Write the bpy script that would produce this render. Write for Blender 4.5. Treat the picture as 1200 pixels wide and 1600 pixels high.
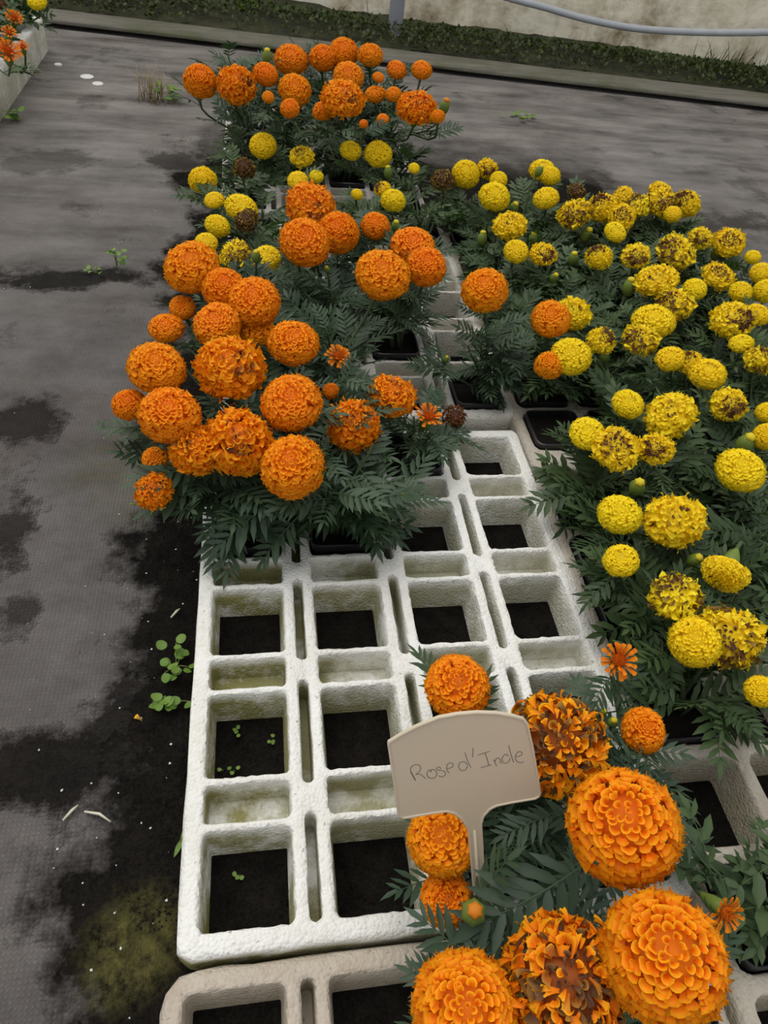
import bpy, math, random
import numpy as np
from mathutils import Vector, Matrix

for o in list(bpy.data.objects): bpy.data.objects.remove(o)
scene = bpy.context.scene
col = scene.collection
rng = random.Random(11)
nrg = np.random.default_rng(5)

# ------------------------------------------------------------------ camera, light, exposure
H = 0.055                                   # tray height; ground is z = 0, tray tops at z = H
FPX = 1100.0
CAM = Vector((0.09399, -0.15853, 0.75886 + H))
RX = Vector((0.98703699, -0.12675858, 0.09843900))     # camera right
RY = Vector((-0.02525693, -0.72839317, -0.68469371))   # camera down
RZ = Vector((0.15849310, 0.67333175, -0.72215254))     # viewing direction
cd = bpy.data.cameras.new('camera'); cam = bpy.data.objects.new('camera', cd); col.objects.link(cam)
cam.matrix_world = Matrix(((RX.x, -RY.x, -RZ.x, CAM.x), (RX.y, -RY.y, -RZ.y, CAM.y), (RX.z, -RY.z, -RZ.z, CAM.z), (0, 0, 0, 1)))
cd.sensor_fit = 'VERTICAL'; cd.sensor_height = 32.0; cd.lens = 32.0 * FPX / 1600.0
cd.clip_start = 0.02; cd.clip_end = 100
scene.camera = cam

world = bpy.data.worlds.new('overcast'); scene.world = world; world.use_nodes = True
bgn = world.node_tree.nodes['Background']
bgn.inputs[0].default_value = (0.97, 0.985, 1.0, 1); bgn.inputs[1].default_value = 0.60
sd = bpy.data.lights.new('sun', 'SUN'); sd.energy = 1.9; sd.angle = math.radians(60); sd.color = (1.0, 0.97, 0.92)
sun = bpy.data.objects.new('sun', sd); col.objects.link(sun); sun.location = (0, 0, 5)
sun.rotation_euler = (math.radians(-18), math.radians(-14), 0)
vs = scene.view_settings
vs.view_transform = 'Standard'; vs.look = 'None'; vs.gamma = 1.0; vs.use_curve_mapping = False
vs.exposure = 0.05

def ray(u, v):
    return RX * ((u - 600) / FPX) + RY * ((v - 800) / FPX) + RZ
def at(u, v, z):                             # point at height z (above the ground)
    d = ray(u, v); return CAM + d * ((z - CAM.z) / d.z)
def on_plane(u, v, p, n):
    d = ray(u, v); return CAM + d * ((p - CAM).dot(n) / d.dot(n))
def depth(p): return (p - CAM).dot(RZ)

# ------------------------------------------------------------------ helpers
def link(o, parent=None):
    col.objects.link(o)
    if parent is not None: o.parent = parent
    return o
def mesh(name, verts, faces, mat, cols=None, smooth=True, sharp=None):
    me = bpy.data.meshes.new(name)
    me.from_pydata([tuple(v) for v in verts], [], [tuple(f) for f in faces])
    if mat: me.materials.append(mat)
    if cols is not None:
        a = me.color_attributes.new('Col', 'FLOAT_COLOR', 'POINT')
        c = np.ones((len(verts), 4), np.float32); c[:, :3] = np.asarray(cols, np.float32)
        a.data.foreach_set('color', c.ravel())
    if smooth:
        me.polygons.foreach_set('use_smooth', [True] * len(me.polygons))
        if sharp: me.set_sharp_from_angle(angle=math.radians(sharp))
    me.update()
    return me
def obj(name, me, parent=None, mw=None):
    o = bpy.data.objects.new(name, me); link(o, parent)
    if mw is not None: o.matrix_basis = mw
    return o
def empty(name, loc):
    o = bpy.data.objects.new(name, None); o.empty_display_size = 0.02; link(o); o.location = loc; return o
def tag(o, label=None, cat=None, group=None, kind=None):
    if label: o['label'] = label
    if cat: o['category'] = cat
    if group: o['group'] = group
    if kind: o['kind'] = kind
    return o
class MB:
    def __init__(s): s.v = []; s.f = []; s.c = []
    def add(s, v, f, c=None):
        k = len(s.v); s.v += [tuple(p) for p in v]; s.f += [tuple(i + k for i in q) for q in f]
        if c is not None: s.c += [tuple(x) for x in c]
    def mesh(s, name, mat, **kw): return mesh(name, s.v, s.f, mat, cols=(s.c if s.c else None), **kw)
def tube(pts, rad, n=6, cap=True):
    pts = [Vector(p) for p in pts]; m = len(pts)
    if not hasattr(rad, '__len__'): rad = [rad] * m
    v = []; f = []
    t0 = (pts[1] - pts[0]).normalized()
    a = t0.orthogonal().normalized()
    for i, p in enumerate(pts):
        t = (pts[min(i + 1, m - 1)] - pts[max(i - 1, 0)]).normalized()
        a = (a - t * a.dot(t)).normalized(); b = t.cross(a)
        for k in range(n):
            w = 2 * math.pi * k / n
            v.append(p + (a * math.cos(w) + b * math.sin(w)) * rad[i])
    for i in range(m - 1):
        for k in range(n):
            k2 = (k + 1) % n
            f.append((i * n + k, i * n + k2, (i + 1) * n + k2, (i + 1) * n + k))
    if cap: f.append(tuple(range(n))[::-1]); f.append(tuple(range((m - 1) * n, m * n)))
    return v, f
def lathe(prof, n=12, rib=0.0, cap=True):
    v = []; f = []
    for r, z in prof:
        for k in range(n):
            w = 2 * math.pi * k / n; rr = r * (1 + rib * (1 if k % 2 else -1))
            v.append((rr * math.cos(w), rr * math.sin(w), z))
    for i in range(len(prof) - 1):
        for k in range(n):
            k2 = (k + 1) % n; f.append((i * n + k, i * n + k2, (i + 1) * n + k2, (i + 1) * n + k))
    if cap: f.append(tuple(range(n))[::-1]); f.append(tuple(range((len(prof) - 1) * n, len(prof) * n)))
    return v, f
def bez(a, b, c, d, n):
    out = []
    for i in range(n):
        t = i / (n - 1); s = 1 - t
        out.append(a * s ** 3 + b * (3 * s * s * t) + c * (3 * s * t * t) + d * t ** 3)
    return out

# ------------------------------------------------------------------ materials
class NT:
    def __init__(s, name):
        s.m = bpy.data.materials.new(name); s.m.use_nodes = True; s.t = s.m.node_tree
        s.b = s.t.nodes['Principled BSDF']; s.out = s.t.nodes['Material Output']
    def n(s, typ, **kw):
        x = s.t.nodes.new(typ)
        for k, v in kw.items():
            if isinstance(v, tuple) and k.startswith('i_'): x.inputs[k[2:].replace('_', ' ')].default_value = v
            elif k.startswith('i_'): x.inputs[k[2:].replace('_', ' ')].default_value = v
            else: setattr(x, k, v)
        return x
    def l(s, a, b): s.t.links.new(a, b)
    def noise(s, scale, detail=4, rough=0.55, vec=None):
        x = s.n('ShaderNodeTexNoise'); x.inputs['Scale'].default_value = scale
        x.inputs['Detail'].default_value = detail; x.inputs['Roughness'].default_value = rough
        if vec is not None: s.l(vec, x.inputs['Vector'])
        return x.outputs['Fac']
    def ramp(s, fac, stops):
        x = s.n('ShaderNodeValToRGB'); e = x.color_ramp.elements
        while len(e) < len(stops): e.new(0.5)
        for i, (p, c) in enumerate(stops):
            e[i].position = p; e[i].color = (c, c, c, 1) if not hasattr(c, '__len__') else (*c, 1)
        s.l(fac, x.inputs[0]); return x.outputs[0]
    def mix(s, fac, a, b, blend='MIX'):
        x = s.n('ShaderNodeMix'); x.data_type = 'RGBA'; x.blend_type = blend
        for sock, val in ((x.inputs[0], fac), (x.inputs[6], a), (x.inputs[7], b)):
            if hasattr(val, 'is_linked') or hasattr(val, 'links'): s.l(val, sock)
            elif hasattr(val, '__len__'): sock.default_value = (*val, 1)
            else: sock.default_value = val
        return x.outputs[2]
    def math(s, op, a, b=None, clamp=False):
        x = s.n('ShaderNodeMath'); x.operation = op; x.use_clamp = clamp
        for i, val in enumerate((a, b)):
            if val is None: continue
            if hasattr(val, 'links'): s.l(val, x.inputs[i])
            else: x.inputs[i].default_value = val
        return x.outputs[0]
    def bump(s, h, strength, dist=0.002, nrm=None):
        x = s.n('ShaderNodeBump'); x.inputs['Strength'].default_value = strength; x.inputs['Distance'].default_value = dist
        s.l(h, x.inputs['Height'])
        if nrm is not None: s.l(nrm, x.inputs['Normal'])
        return x.outputs[0]
    def coord(s, which='Object'): return s.n('ShaderNodeTexCoord').outputs[which]
    def xyz(s, vec):
        x = s.n('ShaderNodeSeparateXYZ'); s.l(vec, x.inputs[0]); return x.outputs
    def translucent(s, colr, fac, nrm=None):
        tr = s.n('ShaderNodeBsdfTranslucent'); mx = s.n('ShaderNodeMixShader'); mx.inputs[0].default_value = fac
        if hasattr(colr, 'links'): s.l(colr, tr.inputs[0])
        else: tr.inputs[0].default_value = (*colr, 1)
        s.l(s.b.outputs[0], mx.inputs[1]); s.l(tr.outputs[0], mx.inputs[2]); s.l(mx.outputs[0], s.out.inputs[0])
def simple(name, c, rough=0.6, spec=0.3, bump=None):
    m = NT(name); co = m.coord()
    f = m.noise(25, 4, 0.6, co)
    m.l(m.mix(f, tuple(x * 0.8 for x in c), tuple(min(1, x * 1.15) for x in c)), m.b.inputs['Base Color'])
    m.b.inputs['Roughness'].default_value = rough; m.b.inputs['Specular IOR Level'].default_value = spec
    if bump: m.l(m.bump(m.noise(bump[0], 3, 0.6, co), bump[1], bump[2]), m.b.inputs['Normal'])
    return m.m

def petal_material():
    m = NT('petal'); a = m.n('ShaderNodeVertexColor'); a.layer_name = 'Col'
    oi = m.n('ShaderNodeObjectInfo')
    hs = m.n('ShaderNodeHueSaturation'); m.l(a.outputs[0], hs.inputs['Color'])
    m.l(m.math('ADD', m.math('MULTIPLY', oi.outputs['Random'], 0.012), 0.494), hs.inputs['Hue'])
    c = hs.outputs[0]
    m.l(c, m.b.inputs['Base Color']); m.b.inputs['Roughness'].default_value = 0.6
    m.b.inputs['Specular IOR Level'].default_value = 0.22
    m.translucent(c, 0.22); return m.m
def leaf_material(name, c1, c2, tr):
    m = NT(name); oi = m.n('ShaderNodeObjectInfo'); co = m.coord()
    f = m.math('ADD', m.math('MULTIPLY', oi.outputs['Random'], 0.7), m.math('MULTIPLY', m.noise(9, 2, 0.5, co), 0.3))
    a = m.n('ShaderNodeVertexColor'); a.layer_name = 'Col'
    c = m.mix(f, c1, c2); c = m.mix(1.0, c, a.outputs[0], 'MULTIPLY')
    m.l(c, m.b.inputs['Base Color']); m.b.inputs['Roughness'].default_value = 0.5
    m.b.inputs['Specular IOR Level'].default_value = 0.35
    m.translucent(m.mix(1.0, c, (1.2, 1.5, 0.6), 'MULTIPLY'), tr); return m.m

def foam_material(name, base, dirt, dirtcol, algae):
    m = NT(name); co = m.coord('Object'); xyz = m.xyz(co)
    vo = m.n('ShaderNodeTexVoronoi'); vo.inputs['Scale'].default_value = 270; m.l(co, vo.inputs['Vector'])
    big = m.noise(7, 5, 0.65, co); fine = m.noise(60, 4, 0.7, co); speck = m.noise(170, 2, 0.5, co)
    c = m.mix(m.ramp(big, [(0.38, 0.0), (0.72, 1.0)]), base, tuple(b * k for b, k in zip(base, (0.86, 0.84, 0.79))))
    c = m.mix(m.math('MULTIPLY', m.ramp(fine, [(0.42, 0.0), (0.75, 1.0)]), dirt), c, dirtcol)
    c = m.mix(m.math('MULTIPLY', m.ramp(speck, [(0.66, 0.0), (0.74, 1.0)]), 0.55), c, (0.14, 0.12, 0.09))
    # algae film that grows inside the pockets and cells of the tray, in patches
    g = m.noise(11, 5, 0.7, co); gx = m.ramp(xyz[0], [(0.05, 1.0), (0.5, 0.45)])
    g = m.math('MULTIPLY', m.ramp(g, [(0.36, 0.0), (0.52, 1.0)]), m.ramp(m.math('MULTIPLY', xyz[2], -20.0), [(0.06, 0.04), (0.36, 1.0)]))
    c = m.mix(m.math('MULTIPLY', m.math('MULTIPLY', g, gx), algae), c, (0.225, 0.21, 0.035))
    m.l(c, m.b.inputs['Base Color']); m.b.inputs['Roughness'].default_value = 0.85
    m.b.inputs['Specular IOR Level'].default_value = 0.2
    h = m.math('ADD', m.math('MULTIPLY', vo.outputs['Distance'], -1.0), m.math('MULTIPLY', fine, 0.9))
    m.l(m.bump(h, 0.6, 0.0022), m.b.inputs['Normal']); return m.m

def ground_material():
    m = NT('woven_ground_cover'); co = m.coord('Object'); xyz = m.xyz(co); X, Y = xyz[0], xyz[1]
    # weave
    wa = m.n('ShaderNodeTexWave'); wa.wave_type = 'BANDS'; wa.bands_direction = 'X'; wa.inputs['Scale'].default_value = 62; wa.inputs['Distortion'].default_value = 0.35; wa.inputs['Detail Scale'].default_value = 4.0
    wb = m.n('ShaderNodeTexWave'); wb.wave_type = 'BANDS'; wb.bands_direction = 'Y'; wb.inputs['Scale'].default_value = 62; wb.inputs['Distortion'].default_value = 0.35; wb.inputs['Detail Scale'].default_value = 4.0
    m.l(co, wa.inputs['Vector']); m.l(co, wb.inputs['Vector'])
    weave = m.math('MULTIPLY', wa.outputs['Fac'], wb.outputs['Fac'])
    big = m.noise(1.6, 6, 0.62, co); mid = m.noise(6, 6, 0.7, co); fine = m.noise(70, 4, 0.7, co)
    st = m.n('ShaderNodeMapping'); st.inputs['Scale'].default_value = (0.9, 3.2, 1); st.inputs['Rotation'].default_value = (0, 0, 0.14)
    m.l(co, st.inputs['Vector']); streak = m.noise(3.0, 6, 0.65, st.outputs[0])
    base = m.mix(m.ramp(mid, [(0.3, 0.0), (0.7, 1.0)]), (0.030, 0.027, 0.026), (0.125, 0.119, 0.118))
    base = m.mix(m.math('MULTIPLY', m.ramp(big, [(0.35, 0.0), (0.65, 1.0)]), 0.55), base, (0.075, 0.058, 0.048))
    # dry silt streaks: stronger on the far part of the sheet
    farm = m.ramp(m.math('MULTIPLY', Y, 0.25), [(0.25, 0.15), (0.62, 1.0)])
    base = m.mix(m.math('MULTIPLY', m.math('MULTIPLY', m.ramp(streak, [(0.34, 0.0), (0.70, 1.0)]), farm), 0.85), base, (0.27, 0.25, 0.235))
    base = m.mix(m.math('MULTIPLY', weave, 0.40), base, m.mix(1.0, base, (1.9, 1.85, 1.8), 'MULTIPLY'))
    base = m.mix(m.math('MULTIPLY', m.ramp(fine, [(0.6, 0.0), (0.72, 1.0)]), 0.35), base, (0.03, 0.027, 0.024))
    # spilled dark potting soil: a band along and under the trays, ragged edge, and loose patches
    edge = m.math('ADD', X, m.math('MULTIPLY', m.math('SUBTRACT', m.noise(5.0, 6, 0.68, co), 0.5), 0.42))
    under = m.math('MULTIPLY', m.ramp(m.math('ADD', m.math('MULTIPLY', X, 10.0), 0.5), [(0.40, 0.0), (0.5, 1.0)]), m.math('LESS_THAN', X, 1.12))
    left = m.ramp(m.math('ADD', m.math('MULTIPLY', edge, 3.0), 0.5), [(0.10, 0.0), (0.24, 1.0)])
    right = m.ramp(m.math('ADD', m.math('MULTIPLY', edge, -1.5), 2.1), [(0.28, 0.0), (0.42, 1.0)])
    farcut = m.ramp(m.math('MULTIPLY', m.math('ADD', Y, m.math('MULTIPLY', mid, 0.6)), 0.25), [(0.56, 1.0), (0.66, 0.0)])
    patch = m.ramp(m.noise(3.4, 6, 0.66, co), [(0.575, 0.0), (0.635, 1.0)])
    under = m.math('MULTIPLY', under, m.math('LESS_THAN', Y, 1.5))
    def blot(cx, cy, rx, ry):
        dx = m.math('DIVIDE', m.math('SUBTRACT', X, cx), rx); dy = m.math('DIVIDE', m.math('SUBTRACT', Y, cy), ry)
        d = m.math('SQRT', m.math('ADD', m.math('MULTIPLY', dx, dx), m.math('MULTIPLY', dy, dy)))
        d = m.math('ADD', d, m.math('MULTIPLY', m.math('SUBTRACT', m.noise(6.5, 6, 0.72, co), 0.5), 4.0))
        return m.ramp(d, [(0.55, 1.0), (1.0, 0.0)])
    soil = m.math('MAXIMUM', m.math('MULTIPLY', m.math('MULTIPLY', left, right), farcut), m.math('MULTIPLY', patch, 0.4))
    for (u, v_, rx, ry, k) in BLOTS:
        q = at(u, v_, 0); soil = m.math('MAXIMUM', soil, m.math('MULTIPLY', blot(q.x, q.y, rx, ry), k))
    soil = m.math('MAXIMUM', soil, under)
    clod = m.noise(28, 6, 0.8, co); grit = m.noise(260, 3, 0.7, co)
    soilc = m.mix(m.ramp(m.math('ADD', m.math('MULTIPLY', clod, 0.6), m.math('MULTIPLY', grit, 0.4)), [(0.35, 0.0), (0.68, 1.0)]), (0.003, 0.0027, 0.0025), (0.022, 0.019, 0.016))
    base = m.mix(m.math('MULTIPLY', m.ramp(grit, [(0.55, 0.0), (0.7, 1.0)]), 0.5), base, m.mix(1.0, base, (1.7, 1.65, 1.6), 'MULTIPLY'))
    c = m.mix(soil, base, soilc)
    # moss
    def spot(cx, cy, r):
        dx = m.math('SUBTRACT', X, cx); dy = m.math('SUBTRACT', Y, cy)
        d = m.math('SQRT', m.math('ADD', m.math('MULTIPLY', dx, dx), m.math('MULTIPLY', dy, dy)))
        d = m.math('ADD', d, m.math('MULTIPLY', m.math('SUBTRACT', mid, 0.5), r * 1.6))
        return m.ramp(m.math('DIVIDE', d, r), [(0.45, 1.0), (1.0, 0.0)])
    ms = m.math('MAXIMUM', spot(MOSS[0], MOSS[1], 0.062), m.math('MULTIPLY', spot(MOSS2[0], MOSS2[1], 0.12), 0.4))
    c = m.mix(m.math('MULTIPLY', ms, m.ramp(m.math('ADD', m.math('MULTIPLY', fine, 0.5), m.math('MULTIPLY', clod, 0.5)), [(0.42, 0.05), (0.60, 0.95)])), c, (0.115, 0.106, 0.034))
    m.l(c, m.b.inputs['Base Color']); m.b.inputs['Roughness'].default_value = 0.75
    m.l(m.math('ADD', m.math('MULTIPLY', m.math('SUBTRACT', 1.0, soil), 0.25), 0.03), m.b.inputs['Specular IOR Level'])
    h = m.math('ADD', m.math('MULTIPLY', m.math('MULTIPLY', weave, m.math('SUBTRACT', 1.0, soil)), 0.5), m.math('MULTIPLY', m.math('MULTIPLY', m.math('ADD', m.math('ADD', fine, m.math('MULTIPLY', clod, 2.5)), m.math('MULTIPLY', grit, 0.5)), soil), 2.4))
    m.l(m.bump(h, 0.7, 0.003), m.b.inputs['Normal']); return m.m

BLOTS = ((110, 432, .20, .05, .9), (40, 655, .06, .07, .8), (20, 840, .05, .10, .8), (110, 1200, .12, .05, .95), (50, 1190, .08, .04, .9), (215, 1240, .06, .05, .95), (275, 250, .09, .16, .7), (30, 960, .04, .05, .7), (200, 1130, .06, .06, .9), (60, 250, .12, .10, .45), (1100, 345, .25, .10, .6))
MOSS = at(205, 1480, 0); MOSS2 = at(215, 740, 0)
M = {}
M['petal'] = petal_material()
M['leaf_dark'] = leaf_material('leaf_dark', (0.030, 0.058, 0.036), (0.058, 0.095, 0.050), 0.16)
M['leaf_mid'] = leaf_material('leaf_mid', (0.028, 0.054, 0.024), (0.066, 0.108, 0.040), 0.18)
M['leaf_weed'] = leaf_material('leaf_weed', (0.10, 0.20, 0.03), (0.20, 0.32, 0.06), 0.25)
M['stem'] = simple('stem', (0.055, 0.085, 0.035), 0.55)
M['calyx'] = simple('calyx', (0.14, 0.20, 0.035), 0.5)
M['bud'] = simple('bud_green', (0.15, 0.21, 0.035), 0.5)
M['pot'] = simple('black_plastic', (0.010, 0.010, 0.012), 0.35, 0.5)
M['soil'] = simple('potting_soil', (0.012, 0.010, 0.008), 0.95, 0.1, (160, 1.0, 0.004))
M['foam_white'] = foam_material('foam_white', (0.85, 0.85, 0.825), 0.26, (0.50, 0.46, 0.37), 0.9)
M['foam_brown'] = foam_material('foam_brown', (0.52, 0.46, 0.39), 0.6, (0.36, 0.29, 0.22), 0.10)
M['foam_grey'] = foam_material('foam_grey', (0.52, 0.475, 0.41), 0.65, (0.33, 0.28, 0.21), 0.25)
M['foam_pale'] = foam_material('foam_pale', (0.70, 0.68, 0.64), 0.35, (0.42, 0.38, 0.31), 0.25)
M['ground'] = ground_material()

# ------------------------------------------------------------------ ground, kerb, earth bank, tunnel film
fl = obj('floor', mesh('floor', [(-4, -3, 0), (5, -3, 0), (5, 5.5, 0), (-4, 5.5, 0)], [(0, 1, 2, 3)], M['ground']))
tag(fl, 'dark woven ground cover fabric with spilled soil and silt', 'floor', kind='structure')

def kline(x, off=0.0): return 3.105 - 0.14 * x + off       # line of the gap between fabric and kerb
def strip(name, prof, x0, x1, n, mat, wob=0.0, slope=None, seed=1):
    r = random.Random(seed); v = []; f = []; m_ = len(prof)
    for i in range(n + 1):
        x = x0 + (x1 - x0) * i / n
        for (dy, z) in prof:
            y = (kline(x, dy) if slope is None else slope(x) + dy)
            v.append((x, y + r.uniform(-wob, wob), z + r.uniform(-wob, wob) * 0.5))
    for i in range(n):
        for k in range(m_ - 1): f.append((i * m_ + k, (i + 1) * m_ + k, (i + 1) * m_ + k + 1, i * m_ + k + 1))
    return mesh(name, v, f, mat, sharp=50)
# turned-up hem of the fabric, then a dark gap, then a weathered kerb board
mk = NT('kerb_board'); co = mk.coord(); mp = mk.n('ShaderNodeMapping'); mp.inputs['Scale'].default_value = (1, 7, 7); mk.l(co, mp.inputs['Vector'])
kc = mk.mix(mk.ramp(mk.noise(4, 6, 0.7, mp.outputs[0]), [(0.3, 0.0), (0.7, 1.0)]), (0.10, 0.094, 0.072), (0.21, 0.195, 0.165))
kc = mk.mix(mk.math('MULTIPLY', mk.ramp(mk.noise(2.2, 5, 0.7, co), [(0.45, 0.0), (0.62, 1.0)]), 0.7), kc, (0.075, 0.085, 0.03))
mk.l(kc, mk.b.inputs['Base Color']); mk.b.inputs['Roughness'].default_value = 0.85
mk.l(mk.bump(mk.noise(30, 4, 0.7, mp.outputs[0]), 0.5, 0.004), mk.b.inputs['Normal'])
M['kerb'] = mk.m
M['hem'] = simple('fabric_hem', (0.125, 0.118, 0.108), 0.8, 0.2, (40, 0.5, 0.004))
hem = obj('trim_1', strip('fabric_hem', [(-0.22, 0.0004), (-0.16, 0.0022), (-0.06, 0.004), (-0.014, 0.005), (-0.011, 0.0008)], -3.5, 4.5, 60, M['ground'], 0.0004, seed=4))
tag(hem, 'turned up hem of the ground fabric along the dark gap', 'trim', kind='structure')
kerb = obj('trim_2', strip('kerb_board', [(0.060, 0.001), (0.060, 0.017), (0.004, 0.018), (0.004, 0.026), (0.008, 0.030), (0.135, 0.036), (0.145, 0.030), (0.145, 0.001)], -3.5, 4.5, 60, M['kerb'], 0.0015, seed=7))
tag(kerb, 'weathered greenish kerb board in front of the weed strip', 'kerb', kind='structure')

me_ = NT('earth_bank'); co = me_.coord()
ec = me_.mix(me_.ramp(me_.noise(9, 6, 0.7, co), [(0.35, 0.0), (0.65, 1.0)]), (0.018, 0.018, 0.010), (0.055, 0.060, 0.020))
me_.l(ec, me_.b.inputs['Base Color']); me_.b.inputs['Roughness'].default_value = 0.95
me_.l(me_.bump(me_.noise(60, 4, 0.7, co), 0.9, 0.01), me_.b.inputs['Normal']); M['earth'] = me_.m
def fline(x): return 3.60 - 0.185 * (x - 0.7)              # foot of the film
v = []; f = []; n = 120; r = random.Random(3)
for i in range(n + 1):
    x = -3.5 + 8.0 * i / n
    for k in range(7):
        t = k / 6; y = kline(x, 0.146) * (1 - t) + (fline(x) + 0.6) * t
        v.append((x, y, 0.02 + 0.03 * math.sin(t * 3.14) + r.uniform(0, 0.018)))
for i in range(n):
    for k in range(6): f.append((i * 7 + k, (i + 1) * 7 + k, (i + 1) * 7 + k + 1, i * 7 + k + 1))
eb = obj('ground_bank', mesh('ground_bank', v, f, M['earth'])); tag(eb, 'strip of dark earth between the kerb and the film', 'earth', kind='structure')

mf = NT('tunnel_film'); co = mf.coord(); xyz = mf.xyz(co)
mp = mf.n('ShaderNodeMapping'); mp.inputs['Scale'].default_value = (1.3, 1, 2.4); mf.l(co, mp.inputs['Vector'])
fa = mf.noise(2.0, 6, 0.68, mp.outputs[0]); fb = mf.noise(7, 6, 0.7, co)
low = mf.ramp(mf.math('ADD', mf.math('MULTIPLY', xyz[2], 1.7), mf.math('MULTIPLY', mf.math('SUBTRACT', fa, 0.5), 1.6)), [(0.05, 1.0), (0.75, 0.0)])
fc = mf.mix(mf.ramp(fb, [(0.35, 0.0), (0.7, 1.0)]), (0.90, 0.85, 0.70), (0.82, 0.75, 0.56))
fc = mf.mix(mf.math('MULTIPLY', low, mf.ramp(fb, [(0.40, 0.15), (0.66, 0.95)])), fc, (0.20, 0.135, 0.065))
mf.l(fc, mf.b.inputs['Base Color']); mf.b.inputs['Roughness'].default_value = 0.45
mf.l(mf.bump(mf.noise(5, 3, 0.6, mp.outputs[0]), 0.6, 0.03), mf.b.inputs['Normal'])
mf.translucent(fc, 0.45); M['film'] = mf.m
v = []; f = []; nx = 160; nz = 18
for i in range(nx + 1):
    x = -3.5 + 8.0 * i / nx
    for k in range(nz + 1):
        z = -0.03 + 2.0 * (k / nz) ** 1.4
        wv = 0.028 * math.sin(x * 5.1 + z * 4) + 0.018 * math.sin(x * 11.7 - z * 9 + 1.3) + 0.01 * math.sin(x * 23 + z * 15)
        v.append((x, fline(x) + wv * (0.35 + min(1, z * 1.6)) + 0.02 * z * z, z))
for i in range(nx):
    for k in range(nz): f.append((i * (nz + 1) + k, (i + 1) * (nz + 1) + k, (i + 1) * (nz + 1) + k + 1, i * (nz + 1) + k + 1))
wf = obj('wall_back', mesh('wall_back', v, f, M['film'])); tag(wf, 'dirty translucent plastic film wall of the greenhouse', 'wall', kind='structure')

# post and water hose
M['grey_metal'] = simple('grey_metal', (0.30, 0.31, 0.36), 0.45, 0.5)
M['hose'] = simple('hose_grey', (0.50, 0.52, 0.56), 0.4, 0.4)
pb = at(616, 58, 0.03)
post = empty('support_post', (pb.x, pb.y, 0.0)); tag(post, 'grey metal support post in front of the film wall', 'post')
obj('tube', mesh('tube', *lathe([(0.031, 0.0), (0.031, 1.9), (0.028, 1.9), (0.028, 0.01)], 20), M['grey_metal'], sharp=40), post)
obj('collar', mesh('collar', *lathe([(0.032, 0.02), (0.040, 0.022), (0.040, 0.045), (0.032, 0.047)], 20), M['grey_metal'], sharp=40), post)
fn = Vector((0.185, 1, 0)).normalized(); fp = Vector((0.7, 3.60, 0)) - fn * 0.14
hp = [on_plane(u, v_, fp, fn) for u, v_ in ((622, -86), (670, -56), (725, -28), (790, -5), (850, 11), (905, 27), (960, 39), (1010, 46), (1080, 50), (1150, 51), (1230, 49), (1330, 42), (1450, 30), (1650, 5), (1900, -30), (2300, -95))]
hs = []
for i in range(len(hp) - 1):
    a = hp[max(i - 1, 0)]; b = hp[i]; c = hp[i + 1]; d = hp[min(i + 2, len(hp) - 1)]
    for k in range(5):
        t = k / 5
        hs.append(0.5 * ((2 * b) + (c - a) * t + (2 * a - 5 * b + 4 * c - d) * t * t + (3 * b - a - 3 * c + d) * t ** 3))
hs.append(hp[-1])
hose = obj('water_hose', mesh('water_hose', *tube(hs, 0.0135, 12), M['hose'])); tag(hose, 'grey plastic water hose sagging along the film wall', 'hose')

# ------------------------------------------------------------------ polystyrene trays
def rr_loop(x0, y0, x1, y1, r, k=4):
    """rounded rectangle loop and, for each point, how it maps on a surrounding rectangle"""
    pts = []; tags = []
    S = ((x1, y0 + r, x1, y1 - r, 'r'), (x1 - r, y1, x0 + r, y1, 't'), (x0, y1 - r, x0, y0 + r, 'l'), (x0 + r, y0, x1 - r, y0, 'b'))
    Cn = ((x1 - r, y1 - r, 0), (x0 + r, y1 - r, 90), (x0 + r, y0 + r, 180), (x1 - r, y0 + r, 270))
    for i in range(4):
        ax, ay, bx, by, sd_ = S[i]
        for j in range(k + 1):
            t = j / k; pts.append((ax + (bx - ax) * t, ay + (by - ay) * t)); tags.append(sd_)
        cx, cy, a0 = Cn[i]
        for a in (30, 60):
            w = math.radians(a0 + a); pts.append((cx + r * math.cos(w), cy + r * math.sin(w))); tags.append('c%d' % i)
    return pts, tags
def rect_loop(x0, y0, x1, y1, pts, tags):
    out = []
    cor = {'c0': (x1, y1), 'c1': (x0, y1), 'c2': (x0, y0), 'c3': (x1, y0)}
    for (px, py), t in zip(pts, tags):
        if t == 'r': out.append((x1, py))
        elif t == 'l': out.append((x0, py))
        elif t == 't': out.append((px, y1))
        elif t == 'b': out.append((px, y0))
        else: out.append(cor[t])
    return out
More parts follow.
